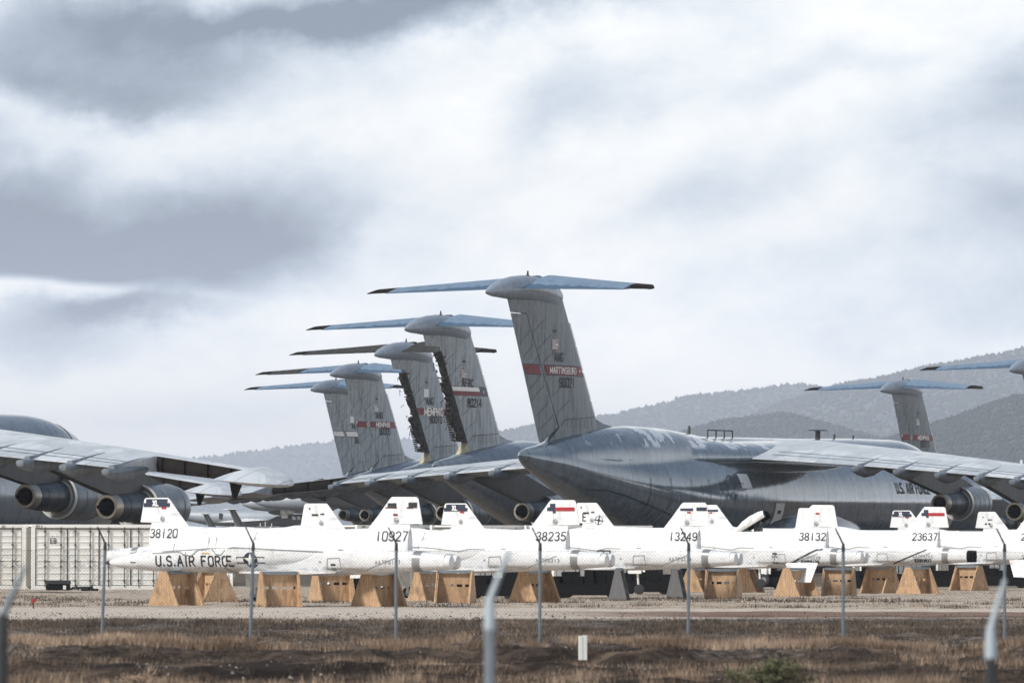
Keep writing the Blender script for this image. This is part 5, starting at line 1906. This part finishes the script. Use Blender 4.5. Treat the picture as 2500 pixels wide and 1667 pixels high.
def ground_mat():
    m = bpy.data.materials.new('desert_ground')
    m.use_nodes = True
    t = NT(m.node_tree)
    b = t.n['Principled BSDF']
    b.inputs['Roughness'].default_value = .95
    b.inputs['Specular IOR Level'].default_value = .1
    co = t.new('ShaderNodeTexCoord').outputs['Object']
    x, y, z = t.sep(co)
    n1 = t.noise(co, .35, 6, .62)
    n2 = t.noise(co, 2.6, 6, .68)
    n3 = t.noise(co, 11.0, 4, .7)
    wob = t.m('MULTIPLY', t.m('SUBTRACT', t.noise(co, .12, 5, .6), .5), 22.0)
    yw = t.m('ADD', y, wob)
    soil = t.mix(t.ss(n2, .40, .62), (.026, .019, .015), (.075, .053, .040))
    soil = t.mix(t.m('MULTIPLY', t.ss(n1, .52, .66), .6), soil, (.22, .16, .115))
    grav = t.mix(t.ss(n2, .40, .62), (.042, .035, .032), (.185, .152, .132))
    vo = t.voro(co, 9.0)
    grav = t.mix(t.m('MULTIPLY', t.ss(t.sep(vo['Color'])[0], .70, .74), .6), grav, (.36, .32, .29))
    grav = t.mix(t.m('MULTIPLY', t.ss(t.sep(vo['Color'])[1], .60, .66), .6), grav, (.035, .030, .028))
    grav = t.mix(t.m('MULTIPLY', t.ss(n1, .50, .68), .5), grav, (.25, .19, .14))
    pale = t.mix(t.ss(n2, .36, .70), (.52, .44, .37), (.70, .63, .56))
    pale = t.mix(t.m('MULTIPLY', t.ss(n3, .55, .75), .35), pale, (.26, .20, .15))
    track = t.mix(t.ss(n2, .35, .7), (.20, .125, .095), (.31, .22, .175))
    yard = t.mix(t.ss(n2, .40, .62), (.34, .275, .215), (.62, .54, .455))
    yard = t.mix(t.m('MULTIPLY', t.ss(n1, .52, .64), .45), yard, (.17, .125, .09))
    far = t.mix(n1, (.17, .14, .115), (.10, .085, .07))
    c = t.mix(t.ss(yw, 124.0, 131.0), soil, grav)
    c = t.mix(t.ss(t.m('ADD', yw, t.m('MULTIPLY', x, -.35)), 178.0, 188.0), c, pale)
    # a reddish wheel track crosses at the right, running slightly towards the camera
    tk = t.m('ADD', y, t.m('ADD', t.m('MULTIPLY', x, .05), t.m('MULTIPLY', wob, .15)))
    tm = t.m('MULTIPLY', t.ss(tk, 188.0, 191.0), t.m('SUBTRACT', 1.0, t.ss(tk, 206.0, 208.5)))
    tm = t.m('MULTIPLY', tm, t.ss(t.m('ADD', x, t.m('MULTIPLY', wob, .2)), -1.0, 6.0))
    c = t.mix(tm, c, track)
    rut = t.m('MULTIPLY', t.m('MULTIPLY', t.ss(tk, 190.0, 191.5), t.m('SUBTRACT', 1.0, t.ss(tk, 194.0, 195.5))), t.ss(x, 2.0, 9.0))
    c = t.mix(t.m('MULTIPLY', rut, .55), c, (.10, .062, .045))
    c = t.mix(t.ss(t.m('ADD', y, t.m('MULTIPLY', wob, .35)), 213.0, 219.0), c, yard)
    c = t.mix(t.ss(y, 318.0, 345.0), c, far)
    # long ragged dark bands painted in for the shade under the earth ledges
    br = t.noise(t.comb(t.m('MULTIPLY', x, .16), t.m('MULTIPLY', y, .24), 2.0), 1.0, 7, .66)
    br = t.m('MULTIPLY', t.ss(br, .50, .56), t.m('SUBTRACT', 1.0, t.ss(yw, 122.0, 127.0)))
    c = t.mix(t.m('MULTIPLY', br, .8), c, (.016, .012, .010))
    t.put(b.inputs['Base Color'], c)
    bn = t.new('ShaderNodeBump')
    bn.inputs['Strength'].default_value = 1.0
    bn.inputs['Distance'].default_value = .12
    t.put(bn.inputs['Height'], t.m('ADD', n2, t.m('MULTIPLY', n3, .5)))
    t.l.new(bn.outputs[0], b.inputs['Normal'])
    return m


def grid(ys, nx, half):
    ys = np.asarray(ys)
    hx = half(ys)
    u = np.linspace(-1, 1, nx)
    X = u[None, :] * hx[:, None]
    Y = np.repeat(ys[:, None], nx, 1)
    return X, Y


def grid_faces(ny, nx):
    i = np.arange(ny - 1)[:, None] * nx + np.arange(nx - 1)[None, :]
    return np.stack([i, i + 1, i + nx + 1, i + nx], -1).reshape(-1, 4)


ys = np.concatenate([np.linspace(-120, 70, 12)[:-1], np.arange(70, 140, .22), np.arange(140, 340, 1.0), np.geomspace(340, 36000, 80)])
X, Y = grid(ys, 420, lambda y: np.where(y < 140, 34.0, 34 + (y - 140) * .5))
Z = ground_height(X, Y)
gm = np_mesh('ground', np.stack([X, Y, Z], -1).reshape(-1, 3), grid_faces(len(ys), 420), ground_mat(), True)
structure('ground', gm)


def hill_mat(name, a, b_, sc):
    def fn(t, co):
        n = t.noise(co, .0045 * sc, 7, .68)
        n2 = t.noise(co, .034 * sc, 4, .7)
        c = t.mix(t.ss(n, .36, .64), a, b_)
        return t.mix(t.m('MULTIPLY', t.ss(n2, .48, .64), .5), c, tuple(q * .45 for q in a))
    return mat(name, a, .95, spec=.05, fn=fn)


HILL_A = hill_mat('hill_slope', (.070, .080, .092), (.130, .138, .148), 1.0)  # slope tones tinted blue, distance haze put into the colour
HILL_B = hill_mat('near_hill_slope', (.040, .050, .062), (.095, .103, .115), 1.6)


def ridge(name, D, depth, prof, m, nx, ny, seed, rough=.12):
    """prof: (photo column, photo row) of the skyline"""
    px = np.array([p_[0] for p_ in prof], float)
    hh = (YH - np.array([p_[1] for p_ in prof], float)) / FPX * D + CAMH
    xs = (px - 1250) / FPX * D
    X = np.linspace(xs[0], xs[-1], nx)[None, :].repeat(ny, 0)
    tt = np.linspace(-1, 1, ny)[:, None].repeat(nx, 1)
    Hs = np.interp(X[0], xs, hh)
    k = np.ones(9) / 9
    Hs = np.convolve(np.pad(Hs, 4, 'edge'), k, 'valid')
    Y = D + tt * depth
    fall = 1 - np.abs(tt) ** 1.25
    fx, fy = X / (D * .035), Y / (D * .035)
    gul = np.abs(fbm(fx * 1.0 + tt * .6, fy * .35, 5, seed) - .5) * 2
    rel = (gul - .35) * rough * (1 - (1 - np.abs(tt)) ** 6)
    det = (fbm(fx * 9, fy * 9, 4, seed + 5) - .5) * .035
    Z = Hs[None, :] * (fall * (1 + rel * 1.4) + det * fall) - 2.0
    me = np_mesh(name, np.stack([X, Y, Z], -1).reshape(-1, 3), grid_faces(ny, nx), m, True)
    structure(name, me)
    return X, Y, Z, tt


HV, HF = [], []


def scatter(X, Y, Z, tt, n, size, lo=-.95, hi=.12):
    """dark bushes on the slopes that face the camera"""
    ny, nx = X.shape
    ii = rng.integers(0, ny - 1, n * 3)
    jj = rng.integers(0, nx - 1, n * 3)
    keep = (tt[ii, jj] > lo) & (tt[ii, jj] < hi)
    ii, jj = ii[keep][:n], jj[keep][:n]
    a, b = rng.random(len(ii)), rng.random(len(ii))
    lx = X[ii, jj] * (1 - a) + X[ii, jj + 1] * a
    ly = Y[ii, jj] * (1 - b) + Y[ii + 1, jj] * b
    lz = (Z[ii, jj] * (1 - a) + Z[ii, jj + 1] * a) * (1 - b) + (Z[ii + 1, jj] * (1 - a) + Z[ii + 1, jj + 1] * a) * b
    s_ = size * rng.uniform(.5, 1.35, len(ii))
    base = np.array([(1, 0, .25), (-.5, .87, .2), (-.5, -.87, .3), (.1, .1, 1.15), (0, 0, -.5)])
    fc = np.array([(0, 1, 3), (1, 2, 3), (2, 0, 3), (1, 0, 4), (2, 1, 4), (0, 2, 4)])
    o = sum(len(v) for v in HV)
    pts = np.stack([lx, ly, lz], -1)[:, None, :] + base[None] * s_[:, None, None] * rng.uniform(.75, 1.25, (len(ii), 5, 1))
    HV.append(pts.reshape(-1, 3))
    HF.append((np.arange(len(ii))[:, None, None] * 5 + fc[None]).reshape(-1, 3) + o)


q = ridge('far_hills', 28600, 4840, [(-700, 1200), (-300, 1165), (100, 1142), (400, 1126), (506, 1116), (600, 1107), (655, 1099), (719, 1092), (810, 1081), (900, 1076), (972, 1074), (1098, 1078), (1180, 1085), (1400, 1110), (1700, 1150), (2000, 1200), (2300, 1280)], HILL_A, 420, 40, 3)
scatter(*q, 7000, 11)
q = ridge('middle_hills', 19800, 3740, [(850, 1260), (950, 1180), (1050, 1110), (1140, 1075), (1236, 1050), (1300, 1036), (1380, 1028), (1461, 1018), (1519, 1007), (1604, 986), (1642, 974), (1689, 960), (1727, 961), (1759, 955), (1830, 949), (1900, 939), (1951, 933), (2002, 942), (2060, 962), (2150, 1000), (2300, 1060), (2500, 1120), (2800, 1250)], HILL_A, 480, 50, 17)
scatter(*q, 16000, 7.9)
q = ridge('right_hills', 15840, 3740, [(1350, 1290), (1450, 1210), (1560, 1120), (1700, 1060), (1800, 1025), (1900, 985), (2000, 952), (2053, 940), (2130, 922), (2206, 902), (2283, 887), (2359, 871), (2436, 858), (2500, 844), (2600, 830), (2750, 835), (2950, 880), (3300, 1000)], HILL_A, 520, 60, 29)
scatter(*q, 26000, 6.6)
q = ridge('small_hill', 10340, 1540, [(1380, 1290), (1480, 1180), (1560, 1120), (1640, 1060), (1700, 1040), (1770, 1023), (1834, 1015), (1880, 1008), (1915, 1003), (1951, 1013), (1993, 1024), (2060, 1042), (2150, 1068), (2250, 1090), (2400, 1110), (2600, 1150), (2900, 1280)], HILL_B, 480, 60, 41)
scatter(*q, 20000, 3.7)
q = ridge('near_hill', 7920, 1760, [(1850, 1290), (1950, 1190), (2050, 1110), (2130, 1075), (2200, 1052), (2265, 1033), (2308, 1020), (2359, 1002), (2410, 982), (2500, 956), (2600, 925), (2750, 890), (2950, 900), (3300, 1050)], HILL_B, 520, 70, 57)
scatter(*q, 26000, 3.0)
so = inst('hill_scrub', np_mesh('hill_scrub', np.concatenate(HV), np.concatenate(HF), SCRUB))
so['kind'] = 'stuff'
so['label'] = 'dark desert scrub dotted over the hills'
so['category'] = 'scrub'

# ------------------------------------------------------------------ dry grass, weeds, shrub
def blades(cx, cy, n_per, hmin, hmax, spread, w0, seed):
    r_ = np.random.default_rng(seed)
    n = len(cx)
    N = n * n_per
    x = np.repeat(cx, n_per) + r_.normal(0, spread, N)
    y = np.repeat(cy, n_per) + r_.normal(0, spread, N)
    z = ground_height(x, y) - .02
    h = r_.uniform(hmin, hmax, N)
    a = r_.uniform(0, 2 * np.pi, N)
    ln = r_.uniform(.1, .75, N) * h
    dx, dy = np.cos(a) * ln, np.sin(a) * ln
    b = r_.uniform(0, 2 * np.pi, N)
    wx, wy = np.cos(b) * w0, np.sin(b) * w0
    p0 = np.stack([x - wx, y - wy, z], -1)
    p1 = np.stack([x + wx, y + wy, z], -1)
    p2 = np.stack([x + dx, y + dy, z + h], -1)
    v = np.stack([p0, p1, p2], 1).reshape(-1, 3)
    return v, np.arange(3 * N).reshape(-1, 3)


gv, gf = [], []
def addg(v, f):
    o = sum(len(q_) for q_ in gv)
    gv.append(v)
    gf.append(f + o)
def pick(n, y0, y1, dens, seed, half=13.5):
    r_ = np.random.default_rng(seed)
    x = r_.uniform(-1, 1, n * 3)
    y = r_.uniform(y0, y1, n * 3)
    x = x * (y * .083 + 1.2)
    k = fbm(x * .45, y * .16, 4, seed) > dens
    return x[k][:n], y[k][:n]
x, y = pick(1900, 126.5, 133, .36, 5)
addg(*blades(x, y, 26, .06, .26, .12, .007, 1))
x, y = pick(1100, 84, 127, .57, 6)
addg(*blades(x, y, 24, .04, .22, .11, .006, 2))
x, y = pick(900, 84, 112, .57, 16)
addg(*blades(x, y, 26, .08, .30, .12, .006, 12))
x, y = pick(1500, 134, 178, .54, 7)
addg(*blades(x, y, 12, .03, .14, .14, .010, 3))
x, y = pick(1300, 214, 320, .54, 8)
addg(*blades(x, y, 12, .03, .11, .22, .013, 4))
go = inst('dry_grass', np_mesh('dry_grass', np.concatenate(gv), np.concatenate(gf), GRASS))
go['kind'] = 'stuff'
go['label'] = 'dry straw-coloured grass along the bank and under the jets'
go['category'] = 'grass'


gv, gf = [], []
x, y = pick(4600, 127, 178, .40, 61)
addg(*blades(x, y, 16, .05, .17, .13, .010, 62))
x, y = pick(3400, 84, 128, .44, 63)
addg(*blades(x, y, 18, .04, .16, .12, .008, 64))
x, y = pick(800, 219, 262, .58, 65)
addg(*blades(x, y, 12, .05, .18, .25, .018, 66))
go = inst('dead_brush', np_mesh('dead_brush', np.concatenate(gv), np.concatenate(gf), BRUSH))
go['kind'] = 'stuff'
go['label'] = 'dark dead brush tufts over the gravel strip before the fence and jets'
go['category'] = 'brush'
# loose stones
x, y = pick(16000, 84, 200, .30, 71)
n = len(x)
z = ground_height(x, y)
s_ = .012 + .040 * rng.random(n) ** 3
base = np.array([(1, 0, .0), (-.5, .87, .0), (-.5, -.87, .0), (.1, .1, 1.0)])
pts = np.stack([x, y, z - .005], -1)[:, None, :] + base[None] * s_[:, None, None] * rng.uniform(.6, 1.3, (n, 4, 3))
fc = np.array([(0, 1, 3), (1, 2, 3), (2, 0, 3)])
so = inst('stones', np_mesh('stones', pts.reshape(-1, 3), (np.arange(n)[:, None, None] * 4 + fc[None]).reshape(-1, 3), STONE))
so['kind'] = 'stuff'
so['label'] = 'loose stones scattered over the gravel strip and dark soil'
so['category'] = 'stones'


def shrub(label, px, D, w, h, m, n, name='desert_shrub', leaf=.02, stems=26):
    x0 = (px - 1250) / FPX * D
    gz = float(ground_height(np.array([x0]), np.array([D]))[0])
    r = thing(name, label, 'shrub', (x0, D, gz), 0)
    r_ = np.random.default_rng(int(px))
    st = MB()
    tips = []
    for i in range(stems):
        a, q_ = r_.uniform(0, 2 * math.pi), r_.uniform(.15, 1.0)
        tip = Vector((math.cos(a) * w / 2 * q_, math.sin(a) * w / 2 * q_, h * r_.uniform(.55, 1.0) * (1.05 - .35 * q_)))
        mid = Vector((tip.x * .35, tip.y * .35, tip.z * .55))
        st.tube([(0, 0, -.03), mid, tip], .012, 5, .003)
        tips.append((mid, tip))
    inst('stem', st.mesh('stem', TWIG), r)
    if n:
        k = r_.integers(0, len(tips), n)
        f = r_.random(n) ** .6
        P = np.array([tips[i][0] * (1 - g) + tips[i][1] * g for i, g in zip(k, f)]) + r_.normal(0, .05, (n, 3)) * np.array([1, 1, .7])
        d1, d2 = r_.normal(0, 1, (n, 3)), r_.normal(0, 1, (n, 3))
        d1 = d1 / np.linalg.norm(d1, axis=1)[:, None] * leaf * 1.9
        d2 = d2 / np.linalg.norm(d2, axis=1)[:, None] * leaf * .6
        v = np.stack([P - d2, P + d2, P + d1], 1).reshape(-1, 3)
        inst('foliage', np_mesh('foliage', v, np.arange(3 * n).reshape(-1, 3), m), r)
    return r


shrub('low green desert shrub at the bottom of the picture, right of the middle', 1875, 104, 1.75, .62, GREEN, 9000)
shrub('smaller green desert shrub in the grass left of the big low one', 1545, 99, 1.5, .36, GREEN, 4200)
shrub('tall dry weed stalks in the dark soil at the lower left', 66, 98, .5, .42, GRASS, 900, 'dry_weed', .022, 18)
shrub('dry straw weed growing at the bank foot left of the first full fence post', 330, 110, .55, .30, GRASS, 900, 'dry_weed', .022, 18)

# ------------------------------------------------------------------ haze between here and the hills
hm = bpy.data.materials.new('haze')
hm.use_nodes = True
t = NT(hm.node_tree)
t.n.remove(t.n['Principled BSDF'])
pv = t.new('ShaderNodeVolumePrincipled')
pv.inputs['Color'].default_value = (.78, .86, 1.0, 1)
pv.inputs['Density'].default_value = 5.0e-5
pv.inputs['Anisotropy'].default_value = -.35
t.l.new(pv.outputs[0], t.n['Material Output'].inputs['Volume'])
hz = inst('haze', MB().box(-30000, 30000, -300, 38000, -8, 640).mesh('haze', hm))
hz['kind'] = 'stuff'
hz['label'] = 'thin pale haze over the desert that fades the hills'
hz['category'] = 'haze'
